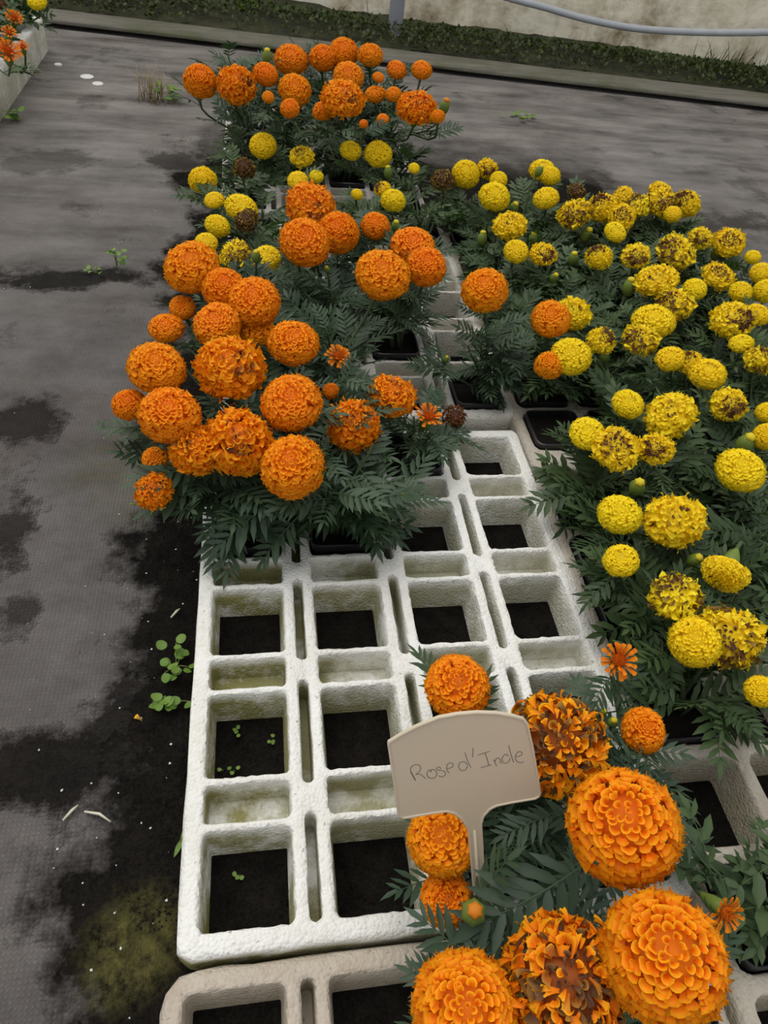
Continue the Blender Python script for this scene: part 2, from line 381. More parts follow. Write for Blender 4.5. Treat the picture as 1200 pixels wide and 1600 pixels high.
def tray_mesh(name, w, l, tiles, inner, mat, h=H, rcorner=0.022, rim_r=0.006, jit=0.0010, seed=0):
    r = random.Random(seed); mb = MB()
    def rings(loops, close=None):
        n_ = len(loops[0]); v = [p for L in loops for p in L]; f = []
        for a in range(len(loops) - 1):
            for k in range(n_):
                k2 = (k + 1) % n_; f.append((a * n_ + k, a * n_ + k2, (a + 1) * n_ + k2, (a + 1) * n_ + k))
        if close: f.append(tuple(range((len(loops) - 1) * n_, len(loops) * n_)))
        mb.add(v, f)
    def J(pts, z, j):
        return [(x + r.uniform(-j, j), y + r.uniform(-j, j), z + r.uniform(-j, j) * 0.7) for x, y in pts]
    for (tx0, ty0, tx1, ty1, hx0, hy0, hx1, hy1, rad, dep, tap, k) in tiles:
        def L(e): return rr_loop(hx0 - e, hy0 - e, hx1 + e, hy1 + e, max(rad + e, 0.001), k)
        p0, tg = L(0)
        b = 0.0032 if min(hx1 - hx0, hy1 - hy0) > 0.02 else 0.0022
        b = min(b, (hx0 - tx0) * 0.8, (hy0 - ty0) * 0.8)
        top = [(x, y, 0.0) for x, y in rect_loop(tx0, ty0, tx1, ty1, p0, tg)]
        lo = [top, J(L(b)[0], -0.0001, jit * 0.7), J(L(b * 0.35)[0], -0.0009, jit), J(p0, -0.0035, jit * 0.7)]
        thr = dep >= h
        d1 = h if thr else dep
        for q in (0.45, 0.8, 1.0): lo.append([(x, y, -0.0035 - (d1 - 0.0035) * q) for x, y in L(-tap * q)[0]])
        if thr:
            lo.append([(x, y, -h) for x, y in rect_loop(tx0, ty0, tx1, ty1, p0, tg)]); rings(lo)
        else:
            rings(lo, close=True)
            mb.add([(tx0, ty0, -h), (tx0, ty1, -h), (tx1, ty1, -h), (tx1, ty0, -h)], [(0, 1, 2, 3)])
    ix0, iy0, ix1, iy1 = inner
    def O(e): return rr_loop(0 - e, 0 - e, w + e, l + e, rcorner + e, 18)
    p0, tg = O(-rim_r)
    q = rim_r
    lo = [[(x, y, -h) for x, y in rect_loop(ix0, iy0, ix1, iy1, p0, tg)], [(x, y, -h) for x, y in O(-0.002)[0]], J(O(0.0)[0], -h * 0.6, jit * .5), J(O(0.0)[0], -q, jit), J(O(-q * 0.3)[0], -q * 0.3, jit), J(p0, 0, jit * 0.6),
          [(x, y, 0) for x, y in rect_loop(ix0, iy0, ix1, iy1, p0, tg)]]
    # rect_loop clamps points outside the inner rectangle
    for a in (0, -1): lo[a] = [(min(max(x, ix0), ix1), min(max(y, iy0), iy1), z) for x, y, z in lo[a]]
    rings(lo)
    return mesh(name, mb.v, mb.f, mat, sharp=55)
ROWS1 = [(0.066, 0.0455), (0.2166, 0.0495), (0.37, 0.0495), (0.5234, 0.0495), (0.674, 0.0455)]
def tray_slotted(name, mat, seed, rim_r=0.006, corner=0.022):
    w, l = 0.52, 0.74; T = []
    y0 = 0.066 - 0.0455 - 0.004
    for c in range(4):
        xc = 0.065 + 0.13 * c; xa, xb = xc - 0.05, xc + 0.05
        for i, (yc, hh) in enumerate(ROWS1):
            T.append((xa, yc - hh - 0.004, xb, yc + hh + 0.004, xc - 0.0455, yc - hh, xc + 0.0455, yc + hh, 0.007, h_through, 0.0055, 11))
            if i < 4:
                a = yc + hh + 0.004; b = ROWS1[i + 1][0] - ROWS1[i + 1][1] - 0.004
                T.append((xa, a, xb, b, xc - 0.0455, a + 0.004, xc + 0.0455, b - 0.004, 0.006, 0.040, 0.003, 9))
    cuts = [y0] + [(ROWS1[i][0] + ROWS1[i][1] + ROWS1[i + 1][0] - ROWS1[i + 1][1]) / 2 for i in range(4)] + [l - y0]
    for k in range(1, 4):
        for i, (yc, hh) in enumerate(ROWS1):
            sl = 0.0525 if i in (0, 4) else 0.0625
            sc = yc + (0.004 if i == 0 else (-0.004 if i == 4 else 0))
            T.append((0.13 * k - 0.015, cuts[i], 0.13 * k + 0.015, cuts[i + 1], 0.13 * k - 0.0062, max(sc - sl, cuts[i] + 0.003), 0.13 * k + 0.0062, min(sc + sl, cuts[i + 1] - 0.003), 0.006, 0.046, 0.0012, 6))
    return tray_mesh(name, w, l, T, (0.015, y0, 0.505, l - y0), M[mat], rcorner=corner, rim_r=rim_r, seed=seed)
h_through = H
def tray_grid(name, mat, nc, nr, near, seed, h=H, side=0.018, pitch=0.115, half=0.0485, far=0.02):
    w = 2 * side + pitch * (nc - 1) + 2 * half; l = near + far + pitch * (nr - 1) + 2 * half
    T = []; g = pitch / 2
    ix0 = side - 0.008; ix1 = w - side + 0.008; iy0 = near - 0.008; iy1 = l - far + 0.008
    for c in range(nc):
        for r_ in range(nr):
            xc = side + half + pitch * c; yc = near + half + pitch * r_
            T.append((ix0 if c == 0 else xc - g, iy0 if r_ == 0 else yc - g, ix1 if c == nc - 1 else xc + g, iy1 if r_ == nr - 1 else yc + g,
                      xc - half, yc - half, xc + half, yc + half, 0.012, h, 0.007, 5))
    return tray_mesh(name, w, l, T, (ix0, iy0, ix1, iy1), M[mat], h=h, rcorner=0.02, rim_r=0.007, jit=0.0009, seed=seed), w, l
def put_tray(me, x, y, label, rz=0.0, z=H, group='polystyrene growing trays'):
    o = obj('polystyrene_tray', me); o.location = (x, y, z); o.rotation_euler = (0, 0, rz); tag(o, label, 'tray', group); return o
XA, YA = -0.003, -0.002
XB, YB = 0.012, 0.772
XF, YF = -0.01, 1.545
XC, YC = -0.014, -0.747
put_tray(tray_slotted('tray_mesh_a', 'foam_white', 1, 0.006, 0.015), XA, YA, 'white slotted foam tray with empty green-stained cells left of the label sign')
put_tray(tray_slotted('tray_mesh_b', 'foam_pale', 2, 0.008), XB, YB, 'pale slotted foam tray right behind the white empty tray, under orange marigolds')
put_tray(tray_slotted('tray_mesh_f', 'foam_pale', 3), XF, YF, 'farthest slotted foam tray, under the back row of orange marigolds')
put_tray(tray_slotted('tray_mesh_c', 'foam_brown', 4, 0.010, 0.03), XC, YC, 'brownish slotted foam tray cut off at the bottom edge of the photo', z=H - 0.006)
PD = 0.115; D0 = (0.5305 + 0.0485, 0.0925)          # first cell of the right-hand near tray
meD, wD, lD = tray_grid('tray_mesh_d', 'foam_grey', 5, 7, 0.02, 5)
XD, YD = D0[0] - 0.0485 - 0.018, D0[1] - 2 * PD - 0.0485 - 0.02
put_tray(meD, XD, YD, 'grey grid foam tray on the right with bare cells beside the big orange blooms')
meE, wE, lE = tray_grid('tray_mesh_e', 'foam_grey', 5, 7, 0.05, 6)
XE, YE = 0.520, YD + lD + 0.012
put_tray(meE, XE, YE, 'grey grid foam tray on the right, behind, full of yellow marigolds')
E0 = (XE + 0.018 + 0.0485, YE + 0.05 + 0.0485)
meG, wG, lG = tray_grid('tray_mesh_g', 'foam_white', 4, 8, 0.03, 8, h=0.10, side=0.03)
put_tray(meG, -0.655 - wG, 2.935 - lG, 'deep white foam box at the upper left corner, across the path', z=0.10)

# ------------------------------------------------------------------ flower heads
OR_T, OR_B, OR_D = (1.0, 0.49, 0.006), (0.86, 0.205, 0.002), (0.90, 0.25, 0.002)
YE_T, YE_B = (1.0, 0.86, 0.02), (0.90, 0.64, 0.008)
BR, BR2, TAN = (0.090, 0.036, 0.020), (0.26, 0.12, 0.032), (0.50, 0.30, 0.06)
def lerp(a, b, t): return tuple(x + (y - x) * t for x, y in zip(a, b))
def petal_unit(cls, seed):
    """one petal about unit half-width: funnel opening to +y, growing along +z. returns verts, faces, v-parameter"""
    r = random.Random(seed)
    if cls == 'cup':     al, prof, nu = 4.6, [(0.22, -1.6), (0.42, -0.7), (0.62, -0.12), (0.92, 0.12)], 9
    elif cls == 'half':  al, prof, nu = 3.0, [(0.40, -1.5), (0.80, -0.65), (1.10, -0.12), (1.42, 0.03)], 9
    elif cls == 'lip':   al, prof, nu = 2.3, [(0.75, -1.5), (1.15, -0.75), (1.48, -0.20), (1.78, -0.16)], 9
    else: al = 0
    V = []; P = []; F = []
    if cls == 'strap':
        nu = 7; nv = 5; ph = r.uniform(0, 6); tw = r.uniform(-0.5, 0.5); L = r.uniform(2.2, 3.0)
        for j in range(nv):
            t = j / (nv - 1); hw = 0.22 + 0.62 * t ** 1.2
            for i in range(nu):
                u = -1 + 2 * i / (nu - 1)
                fr = math.sin(u * 7 + ph) * 0.20 * t * t
                x = u * hw * math.cos(tw * t); y = -0.6 + L * t + (r.uniform(-.16, .16) - 0.18 * u * u if j == nv - 1 else 0)
                z = -1.0 + 1.15 * math.sin(t * 1.9) + fr + 0.35 * u * u * (1 - t) + u * hw * math.sin(tw * t)
                V.append((x, y, z)); P.append(t)
    else:
        nv = 4; ph = r.uniform(0, 6); ph2 = r.uniform(0, 6); k = r.choice((3, 4, 5)); am = r.uniform(0.05, 0.11); as_ = r.uniform(-0.15, 0.15)
        for j, (rad, z0) in enumerate(prof):
            t = j / (nv - 1)
            for i in range(nu):
                u = -1 + 2 * i / (nu - 1); ps = u * al / 2 + as_
                rr = rad * (1 + (am * 0.8 * math.cos(u * k * 1.5 + ph) if t > 0.6 else 0)) * (1 - (0.0 if cls == 'cup' else 0.22) * t * t * u * u)
                drop = (0.22 if cls != 'cup' else 0.10) * t ** 3 * (1 - abs(u))
                z = z0 - drop + (am * 1.1 * math.sin(u * (k + 2) * 1.6 + ph2) if j == 3 else 0)
                V.append((rr * math.sin(ps), rr * math.cos(ps) - rad * 0.35 * (0 if cls == 'cup' else 1), z)); P.append(t)
    for j in range(nv - 1):
        for i in range(nu - 1): F.append((j * nu + i, j * nu + i + 1, (j + 1) * nu + i + 1, (j + 1) * nu + i))
    return np.array(V), F, np.array(P)
PET = {c: [petal_unit(c, 31 * i + 7 * len(c)) for i in range(5)] for c in ('cup', 'half', 'lip', 'strap')}
def head_layout(N, seed, kz=0.86, thmax=112, kind='fresh', wdir=None, wsize=0.0, pal='O', eye=0.0, size=1.0):
    """list of (class, variant, matrix, tip colour, base colour) on a unit dome"""
    r = random.Random(seed); out = []
    tip0, base0 = (OR_T, OR_B) if pal == 'O' else (YE_T, YE_B)
    wd = Vector(wdir).normalized() if wdir else None
    ga = math.pi * (3 - math.sqrt(5))
    lump = [(Vector((r.gauss(0, 1), r.gauss(0, 1), r.gauss(0.3, .6))).normalized(), r.uniform(-0.08, 0.09)) for _ in range(7)]
    for i in range(N):
        ct = 1 - (1 - math.cos(math.radians(thmax))) * (i + 0.5) / N
        th = math.acos(ct) + r.gauss(0, 0.02); ph = i * ga + r.gauss(0, 0.10)
        n = Vector((math.sin(th) * math.cos(ph), math.sin(th) * math.sin(ph), math.cos(th)))
        t = Vector((math.cos(th) * math.cos(ph), math.cos(th) * math.sin(ph), -math.sin(th)))
        deg = math.degrees(th)
        R_ = 1.0 - 0.10 * math.exp(-(deg / 16) ** 2) + r.gauss(0, 0.022)
        for q, am in lump: R_ += am * (0.45 if kind == 'fresh' else 1.5) * max(0, n.dot(q)) ** 3
        a = (0.058 + 0.030 * min(1, max(0, deg - 8) / 14) + 0.026 * min(1, max(0, deg - 35) / 25)) * size * r.uniform(0.86, 1.16)
        cls = 'cup' if deg < 26 else ('half' if deg < 50 else 'lip')
        if deg < 26 and r.random() < 0.25: cls = 'half'
        ax = (n + t * (0.02 if cls == 'cup' else (0.22 if cls == 'half' else 0.42)) + Vector((r.gauss(0, .09), r.gauss(0, .09), r.gauss(0, .09)))).normalized()
        tip, base = tip0, base0
        if pal == 'O':
            tip = lerp(tip0, (0.99, 0.385, 0.003), max(0, 1 - deg / 55) * 0.7)
        v = r.gauss(0, 0.05); tip = tuple(max(0, c * (1 + v)) for c in tip)
        if eye and deg < eye: tip = lerp(tip, (0.30, 0.36, 0.03) if pal == 'Y' else (0.55, 0.14, 0.01), 0.8); base = lerp(base, (0.10, 0.13, 0.01), 0.7); a *= 0.7
        if kind != 'fresh':
            if r.random() < (0.5 if kind == 'ragged' else 0.10): cls = 'strap'
            a *= r.uniform(0.85, 1.35) if kind == 'ragged' else r.uniform(0.9, 1.25)
            ax = (ax + Vector((r.gauss(0, .28), r.gauss(0, .28), r.gauss(0, .22)))).normalized()
            R_ += r.gauss(0, 0.045)
            tip = lerp(tip, (0.95, 0.52, 0.008) if pal == 'O' else (0.86, 0.64, 0.05), r.random() * 0.5)
            if wd:
                d = n.dot(wd) + r.gauss(0, 0.10)
                lim = math.cos(wsize)
                k = max(0.0, min(1.0, (d - lim) / 0.10))
                if k > 0:
                    bc = lerp(BR, BR2, r.random()); tip = lerp(lerp(tip, TAN, min(1, k * 1.2)), bc, k ** 1.2); base = lerp(base, BR, k)
                    a *= (1 - 0.15 * k); R_ -= 0.06 * k
            if kind == 'ragged' and r.random() < 0.26: tip = lerp(tip, BR2, 0.75); base = BR
        p = Vector((n.x * R_, n.y * R_, n.z * R_ * kz))
        y = (t - ax * t.dot(ax)); y = y.normalized(); x = y.cross(ax)
        if kind != 'fresh': 
            g = r.gauss(0, 0.5); x, y = x * math.cos(g) + y * math.sin(g), y * math.cos(g) - x * math.sin(g)
        m = Matrix(((x.x * a, y.x * a, ax.x * a, p.x), (x.y * a, y.y * a, ax.y * a, p.y), (x.z * a, y.z * a, ax.z * a, p.z), (0, 0, 0, 1)))
        out.append((cls, r.randrange(5), m, tip, base))
    return out
def core_part(kz, c, s=0.70, n=16):
    prof = [(0.18, -0.42), (0.45, -0.40), (s * 0.92, -0.22), (s, 0.0)] + [(s * math.cos(a), s * kz * math.sin(a)) for a in (0.35, 0.7, 1.05, 1.35)] + [(0.02, s * kz)]
    v, f = lathe(prof, n); return v, f, [c] * len(v)
def head_mesh(name, layout, kz, corec):
    mb = MB(); mb.add(*core_part(kz, corec))
    vs_, fs, cs = [np.array(mb.v)], list(mb.f), [np.array(mb.c)]; off = len(mb.v)
    for cls, vi, m, tip, base in layout:
        V, F, P = PET[cls][vi]; A = np.array(m)
        vs_.append(V @ A[:3, :3].T + A[:3, 3]); P_ = (P ** 1.6)[:, None]
        cs.append(np.array(base) * (1 - P_) + np.array(tip) * P_)
        fs += [tuple(i + off for i in q) for q in F]; off += len(V)
    return mesh(name, np.concatenate(vs_), fs, M['petal'], cols=np.concatenate(cs))
HEADS = {}
for i in range(6):
    kz = (0.86, 0.80, 0.9, 0.76, 0.84, 0.82)[i]
    HEADS['O', i] = head_mesh('orange_bloom', head_layout(320, 100 + i, kz, kind='fresh', pal='O', size=1.12, eye=(11 if i == 5 else 0)), kz, OR_B)
for i in range(5):
    kz = (0.80, 0.74, 0.84, 0.72, 0.78)[i]
    HEADS['Y', i] = head_mesh('yellow_bloom', head_layout(300, 200 + i, kz, kind='fresh', pal='Y', size=1.1, eye=(12 if i == 4 else 0)), kz, YE_B)
W1 = [((0.1, 0.2, 1), 0.30), ((0.4, -0.2, 0.8), 0.36), ((-0.3, -0.3, 0.9), 0.22), ((0.5, -0.3, 0.7), 0.45), ((0, 0.1, 1), 0.40)]
for i in range(5):
    rg = i >= 3
    HEADS['OW', i] = head_mesh('orange_spent_bloom', head_layout(400 if rg else 330, 300 + i, 0.82, kind='ragged' if rg else 'wilt', pal='O', wdir=W1[i][0], wsize=W1[i][1], size=1.0 if rg else 1.1), 0.82, (0.36, 0.085, 0.010) if rg else OR_B)
W2 = [((0.1, 0.1, 1), 0.66), ((0.5, -0.2, 0.8), 0.80), ((-0.2, 0.4, 0.9), 0.66), ((0.5, 0.3, 0.9), 0.78), ((0, 0, 1), 0.24)]
for i in range(5):
    HEADS['YW', i] = head_mesh('yellow_spent_bloom', head_layout(235, 400 + i, 0.76, kind=('wilt', 'wilt', 'ragged', 'wilt', 'wilt')[i], pal='Y', wdir=W2[i][0], wsize=W2[i][1], size=1.2), 0.76, YE_B)
for i in range(2):
    lay = [(c, v_, m, lerp(lerp(t, (TAN, BR2)[i], 0.75), BR, rng.random() * 0.7), BR) for c, v_, m, t, b in head_layout(170, 500 + i, 0.9, kind='ragged', pal='Y', size=1.2)]
    HEADS['B', i] = head_mesh('brown_dead_bloom', lay, 0.9, BR)
lay = [(c, v_, m, lerp(lerp(t, (0.35, 0.07, 0.01), 0.8), BR, rng.random() * 0.5), BR) for c, v_, m, t, b in head_layout(130, 510, 0.8, kind='ragged', pal='O', size=1.1)]
HEADS['BO', 0] = head_mesh('rust_dead_bloom', lay, 0.8, BR)
def star_mesh(seed, tip, base):
    r = random.Random(seed); lay = []
    for i in range(26):
        ring = 0 if i < 15 else 1; ph = i * (2 * math.pi / 15 if ring == 0 else 2 * math.pi / 11) + r.gauss(0, .1); el = (0.15 if ring == 0 else 0.6) + r.gauss(0, .12)
        y = Vector((math.cos(ph) * math.cos(el), math.sin(ph) * math.cos(el), math.sin(el))); s = Vector((-math.sin(ph), math.cos(ph), 0)); n = s.cross(y) * -1
        if n.z < 0: n = -n; s = -s
        a = 0.15 if ring == 0 else 0.13; p = y * 0.42 + Vector((0, 0, -0.05)); L = 0.27 if ring == 0 else 0.22
        m = Matrix(((s.x * a, y.x * L, n.x * a, p.x), (s.y * a, y.y * L, n.y * a, p.y), (s.z * a, y.z * L, n.z * a, p.z), (0, 0, 0, 1)))
        lay.append(('strap', r.randrange(5), m, lerp(tip, (0.95, 0.42, 0.01), r.random() * .5), base))
    for i in range(40):
        ph = i * 2.4; rr = 0.30 * math.sqrt(i / 40); a = 0.05
        m = Matrix(((a, 0, 0, rr * math.cos(ph)), (0, a, 0, rr * math.sin(ph)), (0, 0, a * 2.2, 0.22 - rr * .3 + r.uniform(-.03, .06)), (0, 0, 0, 1)))
        lay.append(('cup', r.randrange(5), m, lerp(tip, (0.75, 0.16, 0.005), 0.6), (0.35, 0.06, 0.003)))
    mb = MB(); v, f = lathe([(0.12, -0.35), (0.3, -0.1), (0.33, 0.05), (0.2, 0.12), (0.02, 0.14)], 12); mb.add(v, f, [base] * len(v))
    vs_, fs, cs, off = [np.array(mb.v)], list(mb.f), [np.array(mb.c)], len(mb.v)
    for cls, vi, m, t_, b_ in lay:
        V, F, P = PET[cls][vi]; A = np.array(m); vs_.append(V @ A[:3, :3].T + A[:3, 3]); P_ = (P ** 1.3)[:, None]
        cs.append(np.array(b_) * (1 - P_) + np.array(t_) * P_); fs += [tuple(i + off for i in q) for q in F]; off += len(V)
    return mesh('star_bloom', np.concatenate(vs_), fs, M['petal'], cols=np.concatenate(cs))
for i in range(2): HEADS['OS', i] = star_mesh(600 + i, (0.93, 0.24, 0.002), (0.62, 0.10, 0.002))
v, f = lathe([(0.02, -0.30), (0.10, -0.28), (0.13, -0.1), (0.10, 0.0)], 10)
CALYX = mesh('calyx', *lathe([(0.06, -1.15), (0.16, -1.0), (0.30, -0.75), (0.36, -0.5), (0.38, -0.30)], 12, 0.05), M['calyx'])
CALYX_LONG = mesh('calyx_long', *lathe([(0.07, -1.6), (0.18, -1.35), (0.34, -0.9), (0.40, -0.5), (0.36, -0.12)], 12, 0.06), M['calyx'])
BUD = mesh('bud', *lathe([(0.10, -1.1), (0.42, -0.85), (0.62, -0.4), (0.62, 0.05), (0.50, 0.40), (0.30, 0.62)], 12, 0.07), M['bud'])
BUDTIP_Y = mesh('bud_tip', *lathe([(0.30, 0.42), (0.40, 0.55), (0.38, 0.72), (0.22, 0.85), (0.02, 0.87)], 12, 0.12), simple('bud_yellow', (0.62, 0.50, 0.02)))
BUDTIP_O = mesh('bud_tip', BUDTIP_Y.vertices and [v_.co[:] for v_ in BUDTIP_Y.vertices], [p.vertices[:] for p in BUDTIP_Y.polygons], simple('bud_orange', (0.62, 0.20, 0.01)))

# single petals for the blooms nearest to the camera
PETM = {}
def petal_shared(cls, vi, tint, tip, base):
    k = (cls, vi, tint)
    if k not in PETM:
        V, F, P = PET[cls][vi]; P_ = (P ** 1.6)[:, None]
        PETM[k] = mesh('petal', V, F, M['petal'], cols=np.array(base) * (1 - P_) + np.array(tip) * P_)
    return PETM[k]

# ------------------------------------------------------------------ leaves
def leaf_mesh(seed, mat, pairs=6, wide=0.062, ll=0.34, ser=0.12, lobes=5):
    r = random.Random(seed); mb = MB()
    def rach(t): return Vector((0.03 * math.sin(t * 3 + seed), t, 0.10 * math.sin(t * 2.2) - 0.16 * t * t))
    pts = [rach(t / 6 * 0.88) for t in range(7)]
    v, f = tube(pts, [0.013, 0.012, 0.011, 0.010, 0.008, 0.007, 0.005], 4, False); mb.add(v, f, [(1.5, 1.45, 1.2)] * len(v))
    def leaflet(p, d, up, L, W):
        s = d.cross(up).normalized(); n_ = lobes; V = []; F = []; C_ = []
        ben = r.uniform(-0.05, 0.25); fold = r.uniform(0.1, 0.35)
        for i in range(n_ + 1):
            t = i / n_; hw = W * (math.sin(math.pi * min(1, t * 0.93 + 0.05)) ** 0.8) * (1 - 0.25 * t)
            if i == n_: hw = 0.002
            c = p + d * (L * t) - up * (ben * L * t * t)
            k = 1 + (ser if i % 2 else -ser)
            V += [c - s * hw * k + up * hw * fold, c, c + s * hw * k + up * hw * fold]; C_ += [(1, 1, 1), (1.18, 1.15, 1.05), (1, 1, 1)]
        for i in range(n_):
            a = 3 * i; F += [(a, a + 1, a + 4, a + 3), (a + 1, a + 2, a + 5, a + 4)]
        mb.add(V, F, C_)
    for j in range(pairs):
        t = 0.20 + 0.66 * j / (pairs - 1); p = rach(t)
        L = ll * (0.62 + 0.5 * math.sin(math.pi * (0.18 + 0.72 * j / (pairs - 1)))) * r.uniform(0.88, 1.1)
        for s_ in (-1, 1):
            an = math.radians(r.uniform(44, 60) - 10 * j / pairs); d = Vector((s_ * math.sin(an), math.cos(an), r.uniform(-0.12, 0.12))).normalized()
            leaflet(p + Vector((0, s_ * 0.012, 0)), d, Vector((r.uniform(-.25, .25), 0, 1)).normalized(), L, L * wide / 0.34)
    leaflet(rach(0.86), Vector((0, 1, -0.25)).normalized(), Vector((0, 0.2, 1)).normalized(), ll * 0.95, wide * 0.95)
    return mb.mesh('leaf', M[mat])
LEAF_D = [leaf_mesh(10 + i, 'leaf_dark', pairs=(7, 6, 7, 6, 6)[i], wide=(.044, .048, .040, .046, .050)[i]) for i in range(5)]
LEAF_Y = [leaf_mesh(30 + i, 'leaf_mid', pairs=(6, 5, 6, 6, 5)[i], wide=(.056, .062, .058, .050, .060)[i], ll=0.36) for i in range(5)]
LEAF_W = [leaf_mesh(50 + i, 'leaf_mid', pairs=(4, 3, 4)[i], wide=(.075, .08, .07)[i], ll=0.42) for i in range(3)]
def leaf_matrix(p, az, el, L, roll):
    d = Vector((math.cos(az) * math.cos(el), math.sin(az) * math.cos(el), math.sin(el)))
    x = d.cross(Vector((0, 0, 1))).normalized(); z = x.cross(d).normalized()
    x, z = x * math.cos(roll) + z * math.sin(roll), z * math.cos(roll) - x * math.sin(roll)
    return Matrix(((x.x * L, d.x * L, z.x * L, p.x), (x.y * L, d.y * L, z.y * L, p.y), (x.z * L, d.z * L, z.z * L, p.z), (0, 0, 0, 1)))

# ------------------------------------------------------------------ pots
def pot_mesh(name, s):
    mb = MB(); k = 2
    def L(h_, r_, z): return [(x, y, z) for x, y in rr_loop(-h_, -h_, h_, h_, r_, k)[0]]
    lo = [L(s * 0.70, 0.008, 0.0), L(s * 0.93, 0.012, 0.050), L(s * 0.95, 0.012, 0.0505), L(s, 0.013, 0.051), L(s, 0.013, 0.0625), L(s * 0.96, 0.012, 0.0635), L(s * 0.93, 0.011, 0.0625), L(s * 0.88, 0.011, 0.045), L(s * 0.68, 0.008, 0.003)]
    n_ = len(lo[0]); v = [p for q in lo for p in q]; f = []
    for a in range(len(lo) - 1):
        for i in range(n_): f.append((a * n_ + i, a * n_ + (i + 1) % n_, (a + 1) * n_ + (i + 1) % n_, (a + 1) * n_ + i))
    f.append(tuple(range(n_))[::-1]); f.append(tuple(range((len(lo) - 1) * n_, len(lo) * n_)))
    return mesh(name, v, f, M['pot'], sharp=45)
def soil_mesh(s, seed):
    r = random.Random(seed); n_ = 7; v = []; f = []
    for i in range(n_):
        for j in range(n_): v.append(((i / (n_ - 1) * 2 - 1) * s, (j / (n_ - 1) * 2 - 1) * s, 0.048 + r.uniform(0, 0.006)))
    for i in range(n_ - 1):
        for j in range(n_ - 1): f.append((i * n_ + j, (i + 1) * n_ + j, (i + 1) * n_ + j + 1, i * n_ + j + 1))
    return mesh('soil', v, f, M['soil'])
POT = pot_mesh('pot', 0.0435); SOIL = soil_mesh(0.0375, 1)
POT2 = pot_mesh('pot', 0.0470); SOIL2 = soil_mesh(0.0405, 2)

# ------------------------------------------------------------------ plants
def bloom_kind_name(k): return {'O': 'flower_head', 'Y': 'flower_head', 'OW': 'spent_flower_head', 'YW': 'spent_flower_head', 'B': 'dead_flower_head', 'BO': 'dead_flower_head', 'OS': 'star_flower'}[k]
class Flower:
    def __init__(s, kind, u, v, w, h=None, z=0.2, tilt=None, var=None, single=False, rot=None, d=None):
        s.kind, s.u, s.v, s.w, s.h = kind, u, v, w, h or w; s.z = z + H; s.var = var; s.single = single; s.rot = rot
        s.p = at(u, v, s.z)
        s.size = (0.5 * (s.w + s.h) if s.w < 1.6 * s.h else s.w) * depth(s.p) / FPX
        r = random.Random(int(u * 7 + v * 13))
        tc = (CAM - s.p).normalized(); t = 0.38 if tilt is None else tilt
        s.dir = (Vector((0, 0, 1)) * (1 - t) + tc * t + Vector((r.gauss(0, .10), r.gauss(0, .10), 0))).normalized()
        if d is not None: s.dir = Vector(d).normalized()
        s.r = r
PLANTS = []
class Plant:
    def __init__(s, x, y, col_, pot=True, leaves=34, rad=0.085, hgt=0.15, where='', leafset=None, big=False, L=None, n_shoot=6, bias=None):
        s.bias = bias; s.extra = []
        s.x, s.y, s.col, s.pot, s.leaves, s.rad, s.hgt, s.where = x, y, col_, pot, leaves, rad, hgt, where
        s.fl = []; s.buds = []; s.leafset = leafset; s.big = big; s.L = L; s.n_shoot = n_shoot; s.label = None; s.group = None
        PLANTS.append(s)
def cellA(c, r): return XA + 0.065 + 0.13 * (c - 1), YA + ROWS1[r - 1][0]
def cellB(c, r): return XB + 0.065 + 0.13 * (c - 1), YB + ROWS1[r - 1][0]
def cellF(c, r): return XF + 0.065 + 0.13 * (c - 1), YF + ROWS1[r - 1][0]
def cellC(c, r): return XC + 0.065 + 0.13 * (c - 1), YC + ROWS1[5 - r][0]
def cellD(c, r): return D0[0] + PD * c, D0[1] + PD * r
def cellE(c, r): return E0[0] + PD * c, E0[1] + PD * r
ORD = ['first', 'second', 'third', 'fourth', 'fifth', 'sixth', 'seventh', 'eighth']

# foreground, around the sign
P1 = Plant(*cellA(3, 1), 'O', leaves=50, hgt=0.11, rad=0.06, L=0.075, bias=0.6); P1.label = 'orange marigold in a black pot that holds the beige name sign'
P2 = Plant(*cellA(4, 1), 'O', leaves=44, hgt=0.13, rad=0.045, L=0.078, bias=3.3); P2.label = 'orange marigold with one huge round bloom right of the beige sign'
P3 = Plant(*cellC(3, 1), 'O', leaves=40, hgt=0.12, rad=0.055, L=0.075, bias=2.5); P3.label = 'orange marigold with two blooms cut by the bottom edge below the sign'
P4 = Plant(*cellC(4, 1), 'O', leaves=30, hgt=0.10, rad=0.035, L=0.06, bias=2.8); P4.label = 'orange marigold with the largest bloom, at the lower right corner'
P1.fl += [Flower('O', 715, 1073, 122, 100, .15, var=5), Flower('OW', 868, 1160, 165, 170, .18, var=3, tilt=.6), Flower('O', 692, 1312, 130, 112, .12, var=0), Flower('O', 697, 1405, 96, 86, .09, var=5, tilt=.6)]
P1.buds += [(740, 1425, 38, .15, 'O')]
P2.fl += [Flower('O', 975, 1290, 196, 192, .23, var=0, single=True, tilt=.45), Flower('O', 1005, 1140, 80, 78, .12, var=1), Flower('OS', 967, 1032, 64, 60, .12)]
P3.fl += [Flower('O', 725, 1578, 195, 180, .19, var=2, single=True, tilt=.4), Flower('OW', 882, 1535, 215, 200, .20, var=4, tilt=.6)]
P4.fl += [Flower('O', 1035, 1495, 212, 225, .24, var=4, single=True, tilt=.45)]
